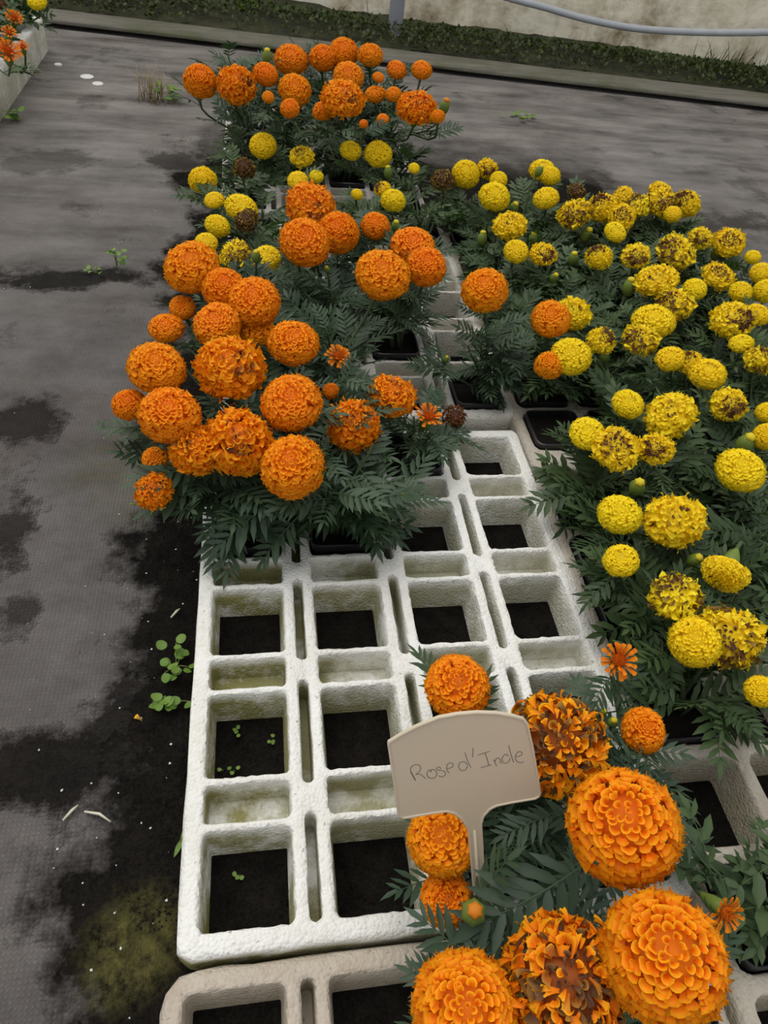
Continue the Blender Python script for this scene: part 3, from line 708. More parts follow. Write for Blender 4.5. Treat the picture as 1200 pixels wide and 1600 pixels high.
# near left orange group
def grp(cells, **kw): return [Plant(*c, **kw) for c in cells]
GA = grp([cellA(1, 4), cellA(2, 4), cellA(1, 5), cellA(2, 5)], col_='O', leaves=64, hgt=0.14, rad=0.075, where='front left clump on the white tray', L=0.085, bias=-1.0)
GA[2].bias = -0.3; GA[3].bias = -0.8
GA += [Plant(*cellA(3, 5), 'O', leaves=34, hgt=0.09, rad=0.05, where='front left clump on the white tray', L=0.07)]
GB = grp([cellB(1, 1), cellB(2, 1), cellB(1, 2), cellB(2, 2), cellB(3, 2)], col_='O', leaves=48, hgt=0.14, rad=0.06, where='middle orange clump behind the white tray', L=0.08)
GB[1].bias = 2.6; GB[4].bias = 1.9; GB[0].bias = 0.5; GB[2].bias = 0.8
GB += grp([cellB(2, 3), cellB(3, 3)], col_='O', leaves=32, hgt=0.15, rad=0.085, where='middle orange clump behind the white tray', L=0.095)
PR = Plant(*cellB(4, 1), 'O', leaves=64, hgt=0.13, rad=0.06, L=0.075, bias=-0.5); PR.label = 'lone orange marigold with one tall round bloom just behind the empty cells'
GY = grp([cellB(1, 3), cellB(1, 4), cellB(1, 5), cellF(1, 1), cellF(1, 2)], col_='Y', leaves=26, hgt=0.09, rad=0.07, where='far left yellow patch', L=0.085)
GY2 = grp([cellB(4, 5), cellB(3, 5), cellF(4, 1), cellF(4, 2), cellF(3, 2), cellF(2, 2)], col_='Y', leaves=24, hgt=0.09, rad=0.065, where='yellow patch in the middle distance', L=0.085)
GF = grp([cellF(c, r) for r in (3, 4, 5) for c in (1, 2, 3, 4)], col_='O', leaves=30, hgt=0.16, rad=0.085, where='farthest orange clump', L=0.10)
# right-hand yellow trays
GE = [];
for r_ in range(7):
    for c_ in range(5):
        if (c_, r_) == (0, 0): continue
        p = Plant(*cellE(c_, r_), 'Y', leaves=34, hgt=0.085, rad=0.065, L=0.078); p.rc = (r_, c_); GE.append(p)
GD = []
for r_ in range(1, 5):
    for c_ in range(3):
        if (c_, r_) in ((1, 3), (2, 1), (1, 1)): continue
        p = Plant(*cellD(c_, r_), 'Y', leaves=42, hgt=0.085, rad=0.06, L=0.08); p.rc = (r_, c_); GD.append(p)
PL = Plant(*cellD(0, -1), 'W', leaves=30, hgt=0.07, rad=0.045, L=0.07); PL.label = 'leafy marigold with one small star bloom at the lower right edge'
PL.fl += [Flower('OS', 1135, 1427, 66, 66, .10, d=(0.25, -0.75, 0.6))]
PL2 = Plant(*cellD(1, -1), 'W', leaves=20, hgt=0.07, rad=0.06, L=0.085); PL2.label = 'flowerless leafy seedling cut off by the right edge near the bottom'
# upper left box
GG = []
for (gx, gy) in ((-0.74, 2.80), (-0.74, 2.62), (-0.75, 2.42), (-0.86, 2.74), (-0.87, 2.52)):
    p = Plant(gx, gy, 'G', pot=False, leaves=26, hgt=0.12, rad=0.08, L=0.09); GG.append(p)

FO = 0.20
near_left = [(300, 420, 100, 88, 'O', .20), (350, 452, 80, 75, 'O', .19), (398, 472, 100, 86, 'O', .19), (285, 481, 52, 34, 'O', .15), (260, 512, 66, 52, 'O', .15), (340, 508, 92, 68, 'O', .17), (459, 537, 98, 84, 'O', .18),
  (358, 577, 122, 116, 'OW', .19), (402, 520, 64, 60, 'O', .15), (245, 575, 106, 92, 'O', .19), (203, 632, 62, 62, 'O', .15), (265, 650, 112, 100, 'O', .18), (455, 630, 114, 94, 'O', .18), (307, 702, 80, 102, 'OW', .15), (375, 693, 112, 120, 'OW', .15),
  (458, 729, 118, 112, 'O', .16), (240, 768, 66, 66, 'OW', .10), (243, 718, 50, 40, 'O', .11), (529, 557, 48, 34, 'OS', .12), (552, 665, 90, 94, 'OW', .13), (612, 620, 86, 78, 'OW', .12), (670, 650, 50, 50, 'OS', .10), (710, 652, 42, 38, 'BO', .03), (517, 612, 32, 30, 'O', .10)]
mid_or = [(483, 322, 92, 60, 'OW', .18), (476, 379, 94, 80, 'O', .20), (527, 364, 76, 82, 'O', .18), (586, 353, 52, 50, 'O', .18), (597, 430, 100, 82, 'O', .20), (645, 385, 86, 62, 'O', .18), (665, 418, 74, 68, 'O', .19)]
far_or = [(313, 129, 58, 60), (370, 133, 60, 64), (415, 117, 46, 42), (419, 152, 22, 20), (455, 95, 62, 56), (504, 92, 48, 46), (536, 83, 54, 50), (578, 87, 46, 44), (544, 120, 58, 44), (460, 141, 60, 56), (453, 170, 36, 32), (537, 155, 72, 62), (507, 174, 44, 38), (620, 109, 38, 30), (659, 110, 38, 32), (591, 121, 22, 16), (586, 148, 38, 30), (615, 148, 30, 26), (650, 170, 68, 62), (684, 182, 24, 28), (598, 187, 24, 18), (568, 194, 16, 16)]
far_y = [(411, 228, 50, 44, 'Y'), (471, 245, 40, 36, 'YW'), (381, 263, 36, 40, 'B'), (317, 282, 46, 52, 'Y'), (335, 313, 38, 30, 'Y'), (377, 325, 62, 46, 'Y'), (385, 345, 42, 30, 'B'), (340, 353, 46, 38, 'Y'), (548, 236, 40, 36, 'Y'), (591, 241, 50, 46, 'Y'), (647, 263, 22, 18, 'Y'), (465, 282, 40, 28, 'Y'), (494, 276, 26, 24, 'Y'), (558, 304, 22, 20, 'Y'), (598, 295, 30, 26, 'YW'), (614, 314, 44, 42, 'Y'), (692, 282, 38, 36, 'B'), (322, 380, 44, 30, 'Y'), (367, 398, 56, 44, 'YW'), (415, 405, 62, 40, 'Y')]
right_or = [(757, 455, 84, 80, 'O', .19)]
right_y = [(727, 273, 46, 54, 'Y'), (761, 265, 34, 34, 'YW'), (779, 281, 32, 30, 'Y'), (772, 308, 58, 52, 'Y'), (847, 267, 48, 40, 'Y'), (860, 275, 36, 34, 'Y'), (853, 310, 48, 40, 'Y'), (797, 354, 60, 50, 'YW', 4), (806, 393, 46, 38, 'Y'), (848, 398, 44, 38, 'YW'), (901, 301, 32, 24, 'B'), (896, 335, 56, 50, 'YW'), (941, 324, 46, 46, 'YW'), (970, 340, 48, 44, 'YW'), (961, 363, 44, 32, 'Y', 4), (973, 308, 38, 34, 'YW', 4), (997, 321, 46, 42, 'YW'), (1031, 301, 40, 34, 'YW', 4), (1033, 317, 58, 50, 'YW'), (1072, 318, 48, 48, 'YW'), (1051, 335, 32, 28, 'Y'), (936, 402, 42, 50, 'YW'), (993, 400, 52, 40, 'YW'), (1056, 393, 68, 48, 'YW'), (1094, 373, 38, 36, 'YW'), (1138, 380, 54, 46, 'YW'), (1176, 402, 28, 26, 'Y'), (1026, 440, 72, 54, 'YW', 4), (1085, 452, 44, 36, 'Y'), (1054, 475, 64, 56, 'YW'), (1121, 432, 58, 46, 'YW'), (1157, 456, 40, 38, 'Y'), (1189, 427, 40, 36, 'Y'), (1195, 455, 40, 44, 'Y'), (1020, 503, 78, 62, 'Y'), (1000, 530, 62, 50, 'YW'), (896, 490, 60, 60, 'YW', 4), (892, 557, 74, 62, 'Y'), (939, 533, 50, 46, 'YW'), (1047, 561, 54, 44, 'Y'), (1078, 567, 42, 48, 'YW'), (1105, 585, 68, 60, 'Y', 4), (1137, 632, 64, 56, 'YW'), (1144, 501, 70, 60, 'YW'), (1182, 492, 46, 40, 'Y'), (1158, 537, 44, 34, 'Y', 4), (1187, 562, 50, 50, 'YW'), (981, 632, 60, 50, 'Y', 4), (1049, 650, 88, 76, 'YW', 4), (917, 677, 68, 48, 'Y'), (962, 700, 82, 60, 'YW'), (1024, 703, 56, 58, 'YW'), (1197, 645, 36, 40, 'Y'), (1197, 682, 44, 50, 'Y'), (1157, 735, 90, 72, 'Y'), (968, 804, 78, 70, 'Y'), (1052, 813, 100, 96, 'YW', 4), (970, 876, 66, 56, 'Y', 4), (1056, 932, 88, 76, 'YW'), (1085, 1003, 92, 90, 'Y'), (1137, 995, 108, 100, 'YW'), (1188, 1080, 52, 58, 'Y')]
def assign(f, plants, maxn=6):
    best = None
    for p in plants:
        d = math.hypot(p.x - f.p.x, p.y - f.p.y + 0.02) + 0.03 * max(0, len(p.fl) - 1)
        if best is None or d < best[0]: best = (d, p)
    best[1].fl.append(f)
for u, v_, w, h_, k, z in near_left: assign(Flower(k, u, v_, w, h_, z), GA + GB[:5])
for u, v_, w, h_, k, z in mid_or: assign(Flower(k, u, v_, w, h_, z), GB)
for i, (u, v_, w, h_) in enumerate(far_or): assign(Flower('OW' if (u, v_) in ((537, 155), (650, 170), (370, 133)) else 'O', u, v_, w, h_, .19 + .012 * (i % 4)), GF)
for u, v_, w, h_, k in far_y: assign(Flower(k, u, v_, w, h_, .12), GY + GY2)
for u, v_, w, h_, k, z in right_or: PR.fl.append(Flower(k, u, v_, w, h_, z))
for t in right_y:
    u, v_, w, h_, k = t[:5]; assign(Flower(k, u, v_, w, h_, .125, var=(t[5] if len(t) > 5 else None)), GE + GD)
assign(Flower('Y', 1134, 894, 78, 84, .125, d=(-0.45, -0.55, -0.35)), GD)
PRO = min(GE, key=lambda p: math.hypot(p.x - 0.60, p.y - 0.80))
PRO.fl += [Flower('O', 860, 498, 72, 64, .15), Flower('O', 857, 572, 52, 52, .11)]
gflow = [('OS', 22, 28, 30, 24), ('OS', 12, 80, 44, 36), ('OS', 14, 50, 26, 24), ('OS', 35, 72, 22, 22), ('Y', 58, 3, 34, 26), ('BO', 2, 8, 20, 20)]
for k, u, v_, w, h_ in gflow: assign(Flower(k, u, v_, w, h_, .16), GG)
for u, v_, s_, z, c, lst in ((417, 86, 14, .24, 'Y', GF), (695, 165, 16, .19, 'O', GF), (606, 268, 13, .10, 'Y', GY2), (400, 400, 14, .16, 'Y', GY), (618, 352, 13, .16, 'Y', GB), (511, 421, 9, .15, 'Y', GB), (628, 775, 16, .06, 'Y', GA), (697, 561, 9, .06, 'Y', [PR]), (754, 371, 15, .09, 'Y', GE), (803, 324, 14, .10, 'Y', GE), (833, 371, 13, .09, 'Y', GE), (917, 366, 17, .09, 'Y', GE), (896, 403, 15, .09, 'Y', GE), (866, 433, 12, .10, 'Y', GE), (984, 447, 20, .10, 'Y', GE), (1122, 392, 18, .10, 'Y', GE), (944, 558, 14, .07, 'Y', GE), (1166, 692, 26, .11, 'Y', GD + GE), (996, 760, 24, .10, 'Y', GD), (1086, 874, 20, .10, 'Y', GD), (843, 266, 12, .15, 'Y', GE), (942, 1112, 12, .09, 'Y', [P2]), (958, 1128, 16, .09, 'Y', [P2])):
    p = at(u, v_, z + H); min(lst, key=lambda q: math.hypot(q.x - p.x, q.y - p.y)).buds.append((u, v_, s_, z, c))

P2.extra += [((925, 1335, .15 + H), (725, 1462, .13 + H), 0.15), ((890, 1400, .10 + H), (880, 1520, .08 + H), 0.2), ((870, 1265, .14 + H), (775, 1310, .13 + H), -0.1)]
P3.extra += [((765, 1520, .10 + H), (648, 1425, .115 + H), 0.0), ((755, 1535, .09 + H), (645, 1505, .09 + H), 0.1)]
GA[2].extra += [((330, 728, .10 + H), (200, 752, .115 + H), 0.1), ((335, 740, .09 + H), (215, 800, .07 + H), 0.2)]
GA[0].extra += [((440, 770, .10 + H), (330, 860, .05 + H), 0.1), ((470, 800, .08 + H), (400, 885, .02 + H), 0.0)]
min(GD, key=lambda q: math.hypot(q.x - .58, q.y - .55)).extra.append(((905, 770, .05 + H), (822, 793, .035 + H), 0.1))
NUM = ['no', 'one', 'two', 'three', 'four', 'five', 'six', 'seven', 'eight', 'nine', 'ten']
def describe(p):
    if p.label: return p.label
    sp = sum(1 for f in p.fl if f.kind in ('YW', 'OW', 'B', 'BO')); fr = len(p.fl) - sp
    colr = 'yellow' if p.col == 'Y' else 'orange'
    n = len(p.fl); bs = ' bloom' if n == 1 else ' blooms'
    return colr, 'without blooms' if n == 0 else (NUM[n] + (' fresh' if sp == 0 else (' browning' if fr == 0 else ' mixed-age')) + bs)
used = {}
def build_plant(p, idx):
    r = random.Random(900 + idx)
    root = empty('potted_marigold', (p.x, p.y, 0.0)); root['category'] = 'marigold plant'
    if p.pot:
        big = p.col in ('Y', 'W') and p.x > 0.5
        po = obj('pot', POT2 if big else POT, root); po.location.z = 0.001
        obj('soil', SOIL2 if big else SOIL, po)
    z0 = 0.048 if p.pot else 0.075
    base = Vector((0, 0, z0)); org = Vector((p.x, p.y, 0))
    stems = []
    def stem(end, dirn, rad, tw=0.0):
        a = base + Vector((r.uniform(-.012, .012), r.uniform(-.012, .012), 0)); d = (end - a).length
        return bez(a, a + Vector((r.gauss(0, .01), r.gauss(0, .01), d * 0.45)), end - dirn * d * 0.35, end, 8)
    heads = []
    for f in p.fl:
        s = f.size / 2
        if f.kind in ('O', 'OW', 'Y', 'YW', 'B', 'BO'): s /= 1.10
        key = [k for k in HEADS if k[0] == f.kind]; vi = f.var if f.var is not None else f.r.randrange(len(key) - {'O': 1, 'Y': 1, 'YW': 1, 'OW': 2}.get(f.kind, 0))
        pl = f.p - org; d = f.dir
        az = f.r.uniform(0, 6.28) if f.rot is None else f.rot
        x = d.orthogonal().normalized(); y = d.cross(x); x, y = x * math.cos(az) + y * math.sin(az), y * math.cos(az) - x * math.sin(az)
        asp = min(1.25, max(0.7, f.h / f.w)) if f.kind in ('Y', 'YW', 'O', 'OW') else 1
        sx = s * (1.0 if f.w <= f.h else min(1.1, (f.w / f.h) ** 0.25)); sz = s * max(0.72, min(1.05, asp))
        mw = Matrix(((x.x * sx, y.x * sx, d.x * sz, pl.x), (x.y * sx, y.y * sx, d.y * sz, pl.y), (x.z * sx, y.z * sx, d.z * sz, pl.z), (0, 0, 0, 1)))
        nm = bloom_kind_name(f.kind)
        if f.single:
            kz = (0.86, 0.80, 0.9, 0.76, 0.84, 0.82)[vi]; lay = head_layout(350, 100 + vi, kz, pal='O', size=1.08)
            # the 290 uppermost petals are single objects, the rest belongs to the head itself
            ho = obj(nm, head_mesh('flower_core', lay[290:], kz, OR_B), root, mw)
            for cls, pv, pm, tip, bs in lay[:290]:
                tint = r.randrange(3)
                deg_t = lerp(OR_T, (0.99, 0.385, 0.003), 0.6 if cls == 'cup' else (0.3 if cls == 'half' else 0.0))
                k_ = (0.95, 1.0, 1.04)[tint]
                obj('petal', petal_shared(cls, pv, tint, tuple(min(1, c * k_) for c in deg_t), OR_B), ho, pm)
        else:
            ho = obj(nm, HEADS[f.kind, vi], root, mw)
        if f.kind in ('YW', 'OW'): ho['label'] = 'bloom with browned, shrivelled petals'
        if f.kind in ('B', 'BO'): ho['label'] = 'dead brown dried bloom'
        obj('calyx', CALYX_LONG if f.kind == 'OS' else CALYX, ho)
        end = pl - d * (1.05 * s if f.kind != 'OS' else 1.5 * s)
        pts = stem(end, d, 0.003); so = obj('stem', mesh('stem', *tube(pts, [0.0034, 0.0032, 0.003, 0.0028, 0.0026, 0.0025, 0.0025, 0.0032], 6), M['stem']), root)
        stems.append(pts)
    for (u, v_, s_, z, c) in p.buds:
        q = at(u, v_, z + H); s = s_ * depth(q) / FPX / 2 / 0.62; pl = q - org
        d = Vector((r.gauss(0, .15), r.gauss(0, .15) - .1, 1)).normalized(); x = d.orthogonal().normalized(); y = d.cross(x)
        bo = obj('bud', BUD, root, Matrix(((x.x * s, y.x * s, d.x * s, pl.x), (x.y * s, y.y * s, d.y * s, pl.y), (x.z * s, y.z * s, d.z * s, pl.z), (0, 0, 0, 1))))
        obj('bud_tip', BUDTIP_Y if c == 'Y' else BUDTIP_O, bo)
        pts = stem(pl - d * s * 1.05, d, .002); obj('stem', mesh('stem', *tube(pts, 0.0022, 6), M['stem']), root); stems.append(pts)
    ns = max(3, p.n_shoot - len(stems) // 2); a0 = r.uniform(0, 6.28)
    for k in range(ns):
        az = a0 + k * 6.283 / ns + r.uniform(-.3, .3); rr = p.rad * r.uniform(0.25, 0.8)
        e = Vector((math.cos(az) * rr, math.sin(az) * rr, z0 + p.hgt * r.uniform(0.7, 1.05)))
        pts = stem(e, Vector((math.cos(az) * .4, math.sin(az) * .4, 1)).normalized(), .002)
        obj('stem', mesh('stem', *tube(pts, [0.0028, 0.0027, 0.0025, 0.0023, 0.0021, 0.0019, 0.0016, 0.001], 5), M['stem']), root); stems.append(pts)
    LS = p.leafset or {'O': LEAF_D, 'Y': LEAF_Y, 'W': LEAF_W, 'G': LEAF_W}[p.col]
    L0 = p.L or 0.09
    for k in range(p.leaves):
        pts = stems[k % len(stems)]; t = r.uniform(0.22, 0.97) * 7
        i = min(6, int(t)); q = pts[i].lerp(pts[i + 1], t - i)
        if q.z > z0 + p.hgt * 1.15: q = q * ((z0 + p.hgt * r.uniform(.7, 1.1)) / q.z) + Vector((0, 0, 0)); q.z = min(q.z, z0 + p.hgt * 1.1)
        out = math.atan2(q.y, q.x) if q.xy.length > 0.012 else r.uniform(-3.14, 3.14)
        az = (out + r.gauss(0, 0.9)) if p.bias is None or r.random() < 0.25 else p.bias + r.gauss(0, 0.85); hf = (q.z - z0) / p.hgt
        el = r.gauss(0.15 + 0.25 * hf, 0.28); L = L0 * r.uniform(0.75, 1.15) * (1.08 - 0.25 * hf)
        obj('leaf', LS[r.randrange(len(LS))], root, leaf_matrix(q, az, el, L, r.gauss(0, .35)))
    for (a, b, ro) in p.extra:
        A = at(*a) - org; B = at(*b) - org; d = B - A
        obj('leaf', LS[0], root, leaf_matrix(A, math.atan2(d.y, d.x), math.asin(d.z / d.length), d.length / 1.05, ro))
    return root
def ordn(i): return ORD[i]
for i, p in enumerate(PLANTS):
    root = build_plant(p, i)
    d = describe(p)
    if isinstance(d, str): root['label'] = d; root['group'] = p.group or 'marigold plants'; continue
    colr, bl = d
    root['group'] = 'marigold plants'
    if p in GE: root['label'] = '%s marigold, %s, far right tray, %s row from front, %s pot from left' % (colr, bl, ORD[p.rc[0]], ORD[p.rc[1]])
    elif p in GD: root['label'] = '%s marigold, %s, near right tray, %s row from front, %s pot from left' % (colr, bl, ORD[p.rc[0] - 1], ORD[p.rc[1]])
    elif p in GG: root['label'] = 'small-bloomed marigold, %s, in upper left foam box, %s from the back' % (bl, ORD[GG.index(p)])
    else:
        lst = [g for g in (GA, GB, GY, GY2, GF) if p in g][0]
        rows = sorted({round(q.y, 2) for q in lst}); rw = rows.index(round(p.y, 2)); inrow = sorted([q.x for q in lst if abs(q.y - p.y) < .02]); ci = inrow.index(p.x)
        root['label'] = '%s marigold, %s, %s, %s row, %s from left' % (colr, bl, p.where.replace(' on the white tray', '').replace(' behind the white tray', ''), ORD[rw], ORD[ci])

# empty black pots standing in the right-hand trays
for (x, y), lab in ((cellE(0, 0), 'empty black square pot in the right-hand tray beside yellow blooms'), (cellD(1, 3), 'black square pot of bare soil under the drooping yellow bloom')):
    o = obj('square_pot', POT2); o.location = (x, y, 0.001); tag(o, lab, 'pot', 'empty black pots'); obj('soil', SOIL2, o)

# ------------------------------------------------------------------ name sign
def make_sign():
    base = at(757, 1520, 0.05)
    pc = at(726, 1196, 0.235 + H)
    up = (pc - base).normalized(); 
    bl = Vector((1, -0.03, 0.06)); rt = (bl - up * bl.dot(up)).normalized(); nr = rt.cross(up) * 1.0
    if nr.dot(CAM - pc) < 0: nr = -nr
    root = empty('plant_label', base); tag(root, 'beige plastic T-shaped plant label handwritten in pencil, among orange blooms', 'plant label')
    def uv(u, v_):
        q = on_plane(u, v_, pc, nr) - base; return q.dot(rt), q.dot(up)
    outline = [(606, 1158), (625, 1146), (650, 1133), (685, 1119), (715, 1113.5), (745, 1111), (775, 1112), (800, 1116), (818, 1121), (825, 1130), (833, 1165), (840, 1205), (845, 1238), (843, 1244), (836, 1248), (800, 1254), (776, 1259), (766, 1264), (757, 1274), (753, 1286),
               (755, 1320), (762, 1455)]
    left = [(745, 1455), (737, 1370), (731, 1300), (728, 1291), (720, 1280), (709, 1271), (697, 1268), (680, 1270), (650, 1275), (630, 1278.5), (624, 1276), (620, 1268), (613, 1215), (605, 1162)]
    pts = [uv(*q) for q in outline]; pl = [uv(*q) for q in left]
    # stake goes on down to the soil
    sw = (pts[-1][0] - pl[0][0]); sx = (pts[-1][0] + pl[0][0]) / 2
    pts.append((0.0 + sw * 0.35, 0.0)); pts.append((0.0, -0.008)); pts.append((0.0 - sw * 0.35, 0.0)); pts += pl
    def P(x, y, z): return rt * x + up * y + nr * z
    cx = sum(p[0] for p in pts) / len(pts)
    n_ = len(pts); T = 0.0011
    # inset outline for the raised edge
    def inset(pts, e):
        out = []
        for i in range(n_):
            a = Vector(pts[i - 1]); b = Vector(pts[i]); c = Vector(pts[(i + 1) % n_])
            d1 = (b - a).normalized(); d2 = (c - b).normalized(); n1 = Vector((d1.y, -d1.x)); n2 = Vector((d2.y, -d2.x)); m_ = (n1 + n2)
            m_ = m_.normalized() / max(0.5, m_.normalized().dot(n1)); out.append(b + m_ * e)
        return out
    area = sum(pts[i - 1][0] * pts[i][1] - pts[i][0] * pts[i - 1][1] for i in range(n_))
    sg = 1 if area < 0 else -1
    in1 = inset(pts, 0.0006 * sg); in2 = inset(pts, 0.0017 * sg); in3 = inset(pts, 0.0021 * sg)
    rings = [[P(x, y, -T) for x, y in pts], [P(x, y, T) for x, y in pts], [P(x, y, T + 0.0005) for x, y in in1], [P(x, y, T + 0.0005) for x, y in in2], [P(x, y, T - 0.0004) for x, y in in3]]
    v = [q for r_ in rings for q in r_]; f = []
    for a in range(4):
        for i in range(n_): f.append((a * n_ + i, a * n_ + (i + 1) % n_, (a + 1) * n_ + (i + 1) % n_, (a + 1) * n_ + i))
    f.append(tuple(range(n_))[::-1]); f.append(tuple(range(4 * n_, 5 * n_)))
    ms = NT('beige_plastic'); co = ms.coord()
    ms.l(ms.mix(ms.noise(14, 4, 0.6, co), (0.56, 0.48, 0.36), (0.62, 0.535, 0.405)), ms.b.inputs['Base Color']); ms.b.inputs['Roughness'].default_value = 0.5
    obj('plate_and_stake', mesh('plate', v, f, ms.m, sharp=35), root)
    # reinforcing rib on the stake
    a, b = uv(741, 1296), uv(751, 1440)
    vv, ff = tube([P(a[0], a[1], T), P((a[0] + b[0]) / 2, (a[1] + b[1]) / 2, T + .0003), P(b[0], b[1], T)], [0.0012, 0.0016, 0.0016], 6)
    obj('stake_rib', mesh('stake_rib', vv, ff, ms.m), root)
    # pencil lettering (flat strokes lying on the plate)
    S = 6.0; ox, oy = 630, 1150
    strokes = [
      [(112, 408), (98, 385), (80, 352), (68, 320), (70, 292), (90, 270), (122, 260), (150, 268), (162, 290), (155, 318), (135, 340), (115, 355), (130, 350), (160, 352), (185, 370), (208, 392)], [(70, 325), (85, 350), (100, 380), (116, 410)],
      [(262, 318), (240, 312), (224, 332), (222, 358), (238, 380), (265, 390), (292, 384), (310, 362), (312, 335), (296, 312), (270, 306), (252, 318), (264, 332)],
      [(352, 300), (340, 286), (320, 286), (312, 300), (330, 312), (365, 318), (390, 330), (394, 352), (375, 372), (348, 374), (330, 364)],
      [(410, 300), (440, 292), (464, 276), (464, 256), (444, 244), (420, 252), (406, 280), (410, 315), (430, 338)],
      [(600, 262), (580, 240), (550, 234), (526, 250), (518, 280), (532, 308), (560, 318), (588, 302), (602, 268)], [(576, 148), (590, 190), (608, 240), (632, 288)],
      [(652, 104), (651, 150), (648, 192)],
      [(698, 172), (750, 155), (808, 136)], [(764, 152), (785, 210), (798, 266)], [(724, 290), (780, 275), (826, 262)],
      [(846, 212), (860, 245), (874, 276)], [(856, 232), (870, 208), (890, 198), (905, 212), (912, 240), (918, 252)],
      [(984, 180), (966, 164), (944, 172), (928, 195), (926, 222), (940, 244), (966, 246), (990, 228), (1000, 200)], [(986, 80), (998, 130), (1014, 185), (1034, 240)],
      [(1054, 186), (1085, 182), (1108, 168), (1110, 148), (1090, 138), (1066, 150), (1050, 178), (1052, 212), (1072, 236), (1100, 242), (1130, 234)]]
    mb = MB()
    for st in strokes:
        q = [Vector(uv(ox + a / S, oy + b / S)) for a, b in st]; w = 0.00028
        s2 = []
        for i in range(len(q) - 1):
            a = q[max(i - 1, 0)]; b = q[i]; c = q[i + 1]; d = q[min(i + 2, len(q) - 1)]
            for k in range(4):
                t = k / 4; s2.append(0.5 * ((2 * b) + (c - a) * t + (2 * a - 5 * b + 4 * c - d) * t * t + (3 * b - a - 3 * c + d) * t ** 3))
        s2.append(q[-1]); V = []; F = []
        for i, b in enumerate(s2):
            d = (s2[min(i + 1, len(s2) - 1)] - s2[max(i - 1, 0)]).normalized(); nn = Vector((-d.y, d.x))
            for s_ in (-1, 1): V.append(P(*(b + nn * w * s_), T - 0.0002))
            if i: F.append((2 * i - 2, 2 * i - 1, 2 * i + 1, 2 * i))
        mb.add(V, F)
    obj('lettering', mb.mesh('lettering', simple('pencil', (0.17, 0.15, 0.14), 0.6)), root)
    root['label'] = 'beige plastic T-shaped plant label handwritten Rose d\'Inde, among orange blooms'
make_sign()

# ------------------------------------------------------------------ weeds, litter and small things on the ground
def round_leaf(seed, mat='leaf_weed'):
    r = random.Random(seed); v = [(0, 0, 0.0)]; n_ = 12; c = [(1.1, 1.1, 1)]
    for k in range(n_):
        w = 2 * math.pi * k / n_; rr = 0.5 * (1 + 0.12 * math.cos(w) + r.uniform(-.05, .05)); v.append((rr * math.sin(w) * 0.9, 0.5 + rr * math.cos(w) - 0.0, 0.06 * math.cos(2 * w) + 0.04)); c.append((1, 1, 1))
    v[0] = (0, 0.5, 0.0)
    return mesh('leaf', v, [(0, 1 + k, 1 + (k + 1) % n_) for k in range(n_)], M[mat], cols=c)
RL = [round_leaf(i) for i in range(3)]
def weed(pix, label, n_leaf, spread, size, hgt, seed, leaves=None, mat_stem='calyx'):
    r = random.Random(seed); p = at(*pix, 0.0); root = empty('weed', p); tag(root, label, 'weed', 'weeds on the ground fabric')
    for k in range(n_leaf):
        az = r.uniform(0, 6.28); q = Vector((math.cos(az) * spread[0] * r.uniform(.2, 1), math.sin(az) * spread[1] * r.uniform(.2, 1), hgt * r.uniform(.3, 1)))
        if k % 2 == 0: obj('stem', mesh('stem', *tube(bez(Vector((0, 0, 0)), Vector((0, 0, hgt * .5)), q * .7 + Vector((0, 0, hgt * .2)), q, 5), 0.0007, 4), M[mat_stem]), root)
        lm = (leaves or RL); obj('leaf', lm[r.randrange(len(lm))], root, leaf_matrix(q, r.uniform(0, 6.28), r.uniform(-.1, .5), size * r.uniform(.7, 1.2), r.gauss(0, .3)))
    return root
weed((276, 1045), 'round-leaved green weed against the left side of the white tray, upper', 14, (.018, .035), .013, .022, 1)
weed((270, 1100), 'round-leaved green weed against the left side of the white tray, lower', 10, (.022, .018), .014, .018, 2)
weed((183, 418), 'small green weed growing from a soil patch on the fabric', 14, (.022, .022), .013, .045, 3)
weed((150, 428), 'low green weed at the left end of the soil patch', 7, (.03, .02), .010, .012, 4)
weed((264, 158), 'small green weed beside the dry grass tuft', 16, (.05, .04), .03, .04, 5)
weed((245, 798), 'tiny green weed below the lowest orange bloom at the left', 16, (.04, .025), .010, .03, 6)
weed((812, 186), 'thin pale weed on the far grey fabric', 10, (.09, .04), .022, .02, 7)
weed((28, 190), 'weed at the foot of the upper left foam box', 8, (.03, .03), .025, .03, 8)
weed((375, 10), 'broad-leaved weed on the earth strip near the top edge', 8, (.05, .04), .06, .10, 9)
weed((395, 35), 'leafy green weed on the earth strip above the kerb board', 14, (.10, .05), .04, .06, 10)
M['straw'] = simple('straw', (0.42, 0.33, 0.18), 0.7)
r = random.Random(5); p = at(236, 158, 0.0); root = empty('grass_tuft', p); tag(root, 'dry straw-coloured grass tuft growing out of the fabric', 'grass tuft')
for k in range(34):
    b = Vector((r.gauss(0, .03), r.gauss(0, .015), 0)); e = b + Vector((r.gauss(0, .03), r.gauss(0, .02), r.uniform(.05, .11)))
    obj('blade', mesh('blade', *tube([b, b.lerp(e, .5) + Vector((0, 0, .01)), e], [0.0016, 0.0013, 0.0005], 4), M['straw']), root)
M['pale_straw'] = simple('pale_straw', (0.62, 0.58, 0.46), 0.7); M['white_plastic'] = simple('white_plastic', (0.72, 0.72, 0.70), 0.5)
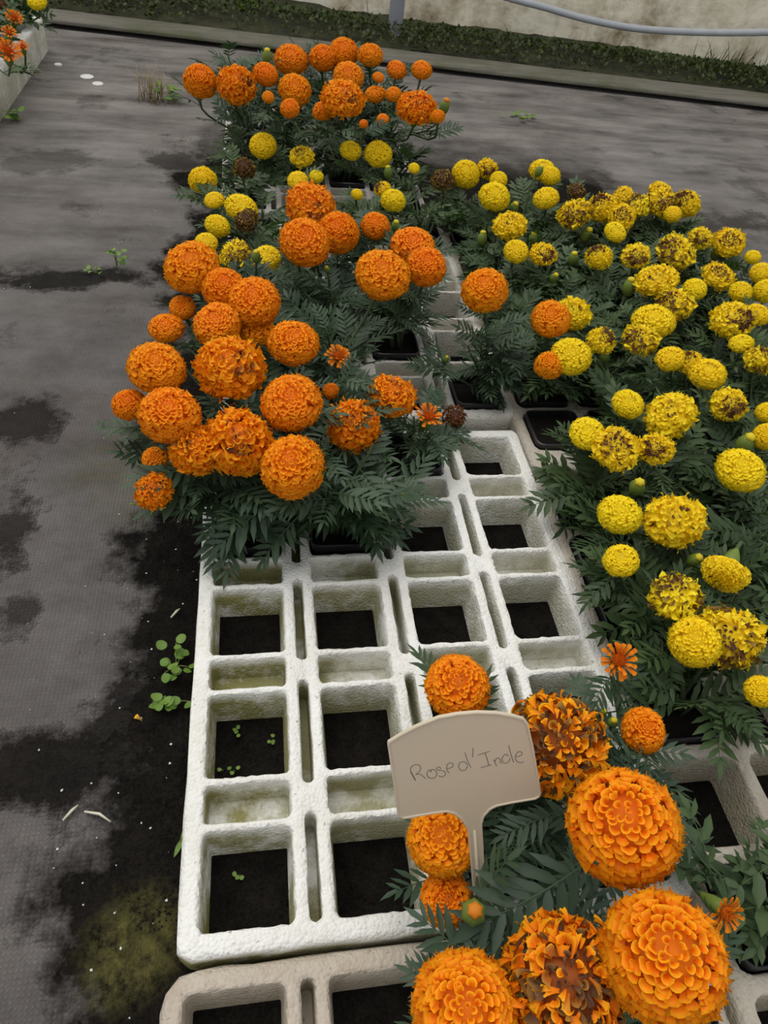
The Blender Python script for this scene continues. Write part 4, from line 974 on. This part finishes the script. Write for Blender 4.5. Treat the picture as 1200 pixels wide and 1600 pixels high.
for (a, b, lab) in (((98, 1282), (122, 1258), 'pale straw piece on dark soil, left of two'), ((132, 1268), (173, 1284), 'forked pale straw piece on dark soil, right of two'), ((267, 965), (281, 951), 'short pale straw bit beside the white tray')):
    A, B = at(*a, 0.004), at(*b, 0.005); o = Vector((A.x, A.y, 0.0035)); m_ = (A + B) / 2 + Vector((0.002, .002, 0.002))
    ob = obj('straw_piece', mesh('straw_piece', *tube([A - o, m_ - o, B - o], [0.0012, 0.0017, 0.0008], 6), M['pale_straw'])); ob.location = o; tag(ob, lab, 'straw')
for (u, v_, s, lab) in ((136, 121, .022, 'larger white plastic disc on the grey fabric'), (153, 132, .018, 'smaller white plastic disc on the grey fabric'), (91, 102, .013, 'dull grey plastic disc nearest the upper left foam box')):
    q = at(u, v_, 0.0); ob = obj('plastic_disc', mesh('plastic_disc', *lathe([(s, 0.0), (s, 0.003), (s * .85, .005), (s * .3, .0045), (s * .05, .004)], 18), M['white_plastic'], sharp=40)); ob.location = q; tag(ob, lab, 'disc')
q = at(219, 1123, 0.003); ob = obj('fallen_petal', petal_shared('strap', 1, 9, OR_T, BR2), None, Matrix.LocRotScale(q, Matrix.Rotation(1.0, 3, 'Z').to_quaternion(), Vector((.004, .004, .003)))); tag(ob, 'single fallen orange petal on the dark soil', 'petal')
for (u, v_, rot, L, lab) in ((272, 1340, 1.2, .022, 'upper fallen green leaflet by the white tray'), (282, 1316, 1.25, .018, 'small fallen green leaflet by the white tray')):
    q = at(u, v_, 0.003); V = []; F = []
    for i in range(7):
        t = i / 6; hw = .13 * math.sin(math.pi * min(1, t + .03)); V += [(t, -hw, 0.05), (t, 0, 0), (t, hw, .05)]
        if i: a = 3 * i; F += [(a - 3, a - 2, a + 1, a), (a - 2, a - 1, a + 2, a + 1)]
    ob = obj('fallen_leaflet', mesh('fallen_leaflet', V, F, M['leaf_weed'], cols=[(1, 1, 1)] * 21), None, Matrix.LocRotScale(q, Matrix.Rotation(rot, 3, 'Z').to_quaternion(), Vector((L, L, L)))); tag(ob, lab, 'leaflet')

def crumbs(name, label, spots, mat, cat, s0, s1, seed):
    r = random.Random(seed); mb = MB()
    oc = [(1, 0, 0), (-1, 0, 0), (0, 1, 0), (0, -1, 0), (0, 0, 1), (0, 0, -1)]; of = [(0, 2, 4), (2, 1, 4), (1, 3, 4), (3, 0, 4), (2, 0, 5), (1, 2, 5), (3, 1, 5), (0, 3, 5)]
    for q in spots:
        s = r.uniform(s0, s1); rot = Matrix.Rotation(r.uniform(0, 6), 3, 'Z')
        mb.add([q + rot @ Vector((a * s * r.uniform(.6, 1.2), b * s * r.uniform(.6, 1.2), s * .6 + c * s * .6)) for a, b, c in oc], of)
    ob = obj(name, mb.mesh(name, mat, smooth=False)); tag(ob, label, cat, kind='stuff'); return ob
r = random.Random(12)
sp = [Vector((-0.012 - abs(r.gauss(0, .09)), r.uniform(-.05, .62), 0)) for _ in range(60)] + [Vector((r.uniform(-.5, -.02), r.uniform(-.05, 2.4), 0)) for _ in range(50)]
crumbs('perlite_specks', 'tiny white perlite specks scattered over the dark soil and fabric', sp, M['white_plastic'], 'perlite', .0006, .0019, 1)
sp = [Vector((-0.008 - min(.06, abs(r.gauss(0, .03))), r.uniform(.04, 1.5), 0)) for _ in range(2200)]
sp += [Vector((XA + 0.065 + .13 * c + r.uniform(-.04, .04), YA + ROWS1[k][0] + r.uniform(-.04, .04), 0)) for c in range(4) for k in range(5) for _ in range(30)]
crumbs('soil_crumbs', 'dark crumbs of spilled potting soil beside and under the white tray', sp, M['soil'], 'soil', .0005, .0018, 2)
# seedlings and roots inside the empty cells
for (u, v_, n_, wh) in ((372, 1147, 4, 'upper middle'), (425, 1160, 4, 'right side'), (348, 1207, 2, 'near left corner'), (366, 1208, 2, 'near edge'), (375, 1370, 3, 'middle of nearest cell'), (400, 1322, 2, 'far edge of nearest cell')):
    q = at(u, v_, 0.0); root = empty('seedling', q); tag(root, 'tiny green seedling on black floor, left column of empty cells, ' + wh, 'seedling', 'seedlings in the empty cells')
    for k in range(n_): obj('leaf', RL[k % 3], root, leaf_matrix(Vector((r.gauss(0, .003), r.gauss(0, .003), .006)), k * 6.28 / n_, .25, .0052, 0))
    obj('stem', mesh('stem', *tube([Vector((0, 0, 0)), Vector((0, 0, .004)), Vector((0.0005, 0, .007))], .0006, 4), M['calyx']), root)
# weeds along the earth strip: moss and low green growth nobody could count
mb = MB(); r = random.Random(21)
for k in range(13000):
    x = r.uniform(-1.6, 3.2); t = min(1, max(0.02, r.gauss(0.50, 0.30))); y = kline(x, 0.15) * (1 - t) + (fline(x) - 0.09) * t
    if r.random() > 0.35 + 0.65 * (0.5 + 0.5 * math.sin(x * 4.3 + 1) * math.sin(x * 1.7 + y * 9)): continue
    z = 0.035 + 0.03 * math.sin(t * 3.14); p = Vector((x, y, z)); az = r.uniform(0, 6.28); s = r.uniform(.010, .026); up = r.uniform(.2, 1.4)
    d = Vector((math.cos(az), math.sin(az), up)).normalized() * s; w = Vector((-math.sin(az), math.cos(az), 0)) * s * r.uniform(.25, .5)
    h0 = Vector((0, 0, r.uniform(0, .025))); g = r.uniform(.35, 1.0)
    mb.add([p + h0, p + h0 + d * .5 + w, p + h0 + d, p + h0 + d * .5 - w], [(0, 1, 2, 3)], [(g, g, g * .9)] * 4)
for k in range(120):
    x = r.uniform(2.0, 2.5) if k < 90 else r.uniform(-1.2, 2.4); y = fline(x) - r.uniform(.14, .26); p = Vector((x, y, .04)); e = Vector((r.gauss(0, .05), r.gauss(-.02, .03), r.uniform(.06, .15))); w = Vector((.002, 0, 0))
    mb.add([p - w, p + w, p + e * .6 + w * .6 + Vector((0, 0, .01)), p + e, p + e * .6 - w * .6 + Vector((0, 0, .01))], [(0, 1, 2, 3, 4)], [(1.0, 1.0, .9)] * 5)
M['moss'] = leaf_material('bank_weed', (0.060, 0.088, 0.022), (0.13, 0.17, 0.045), 0.2)
wk = obj('bank_weeds', mb.mesh('bank_weeds', M['moss'], smooth=False)); tag(wk, 'low green weeds and moss growing along the foot of the film wall', 'weeds', kind='stuff')
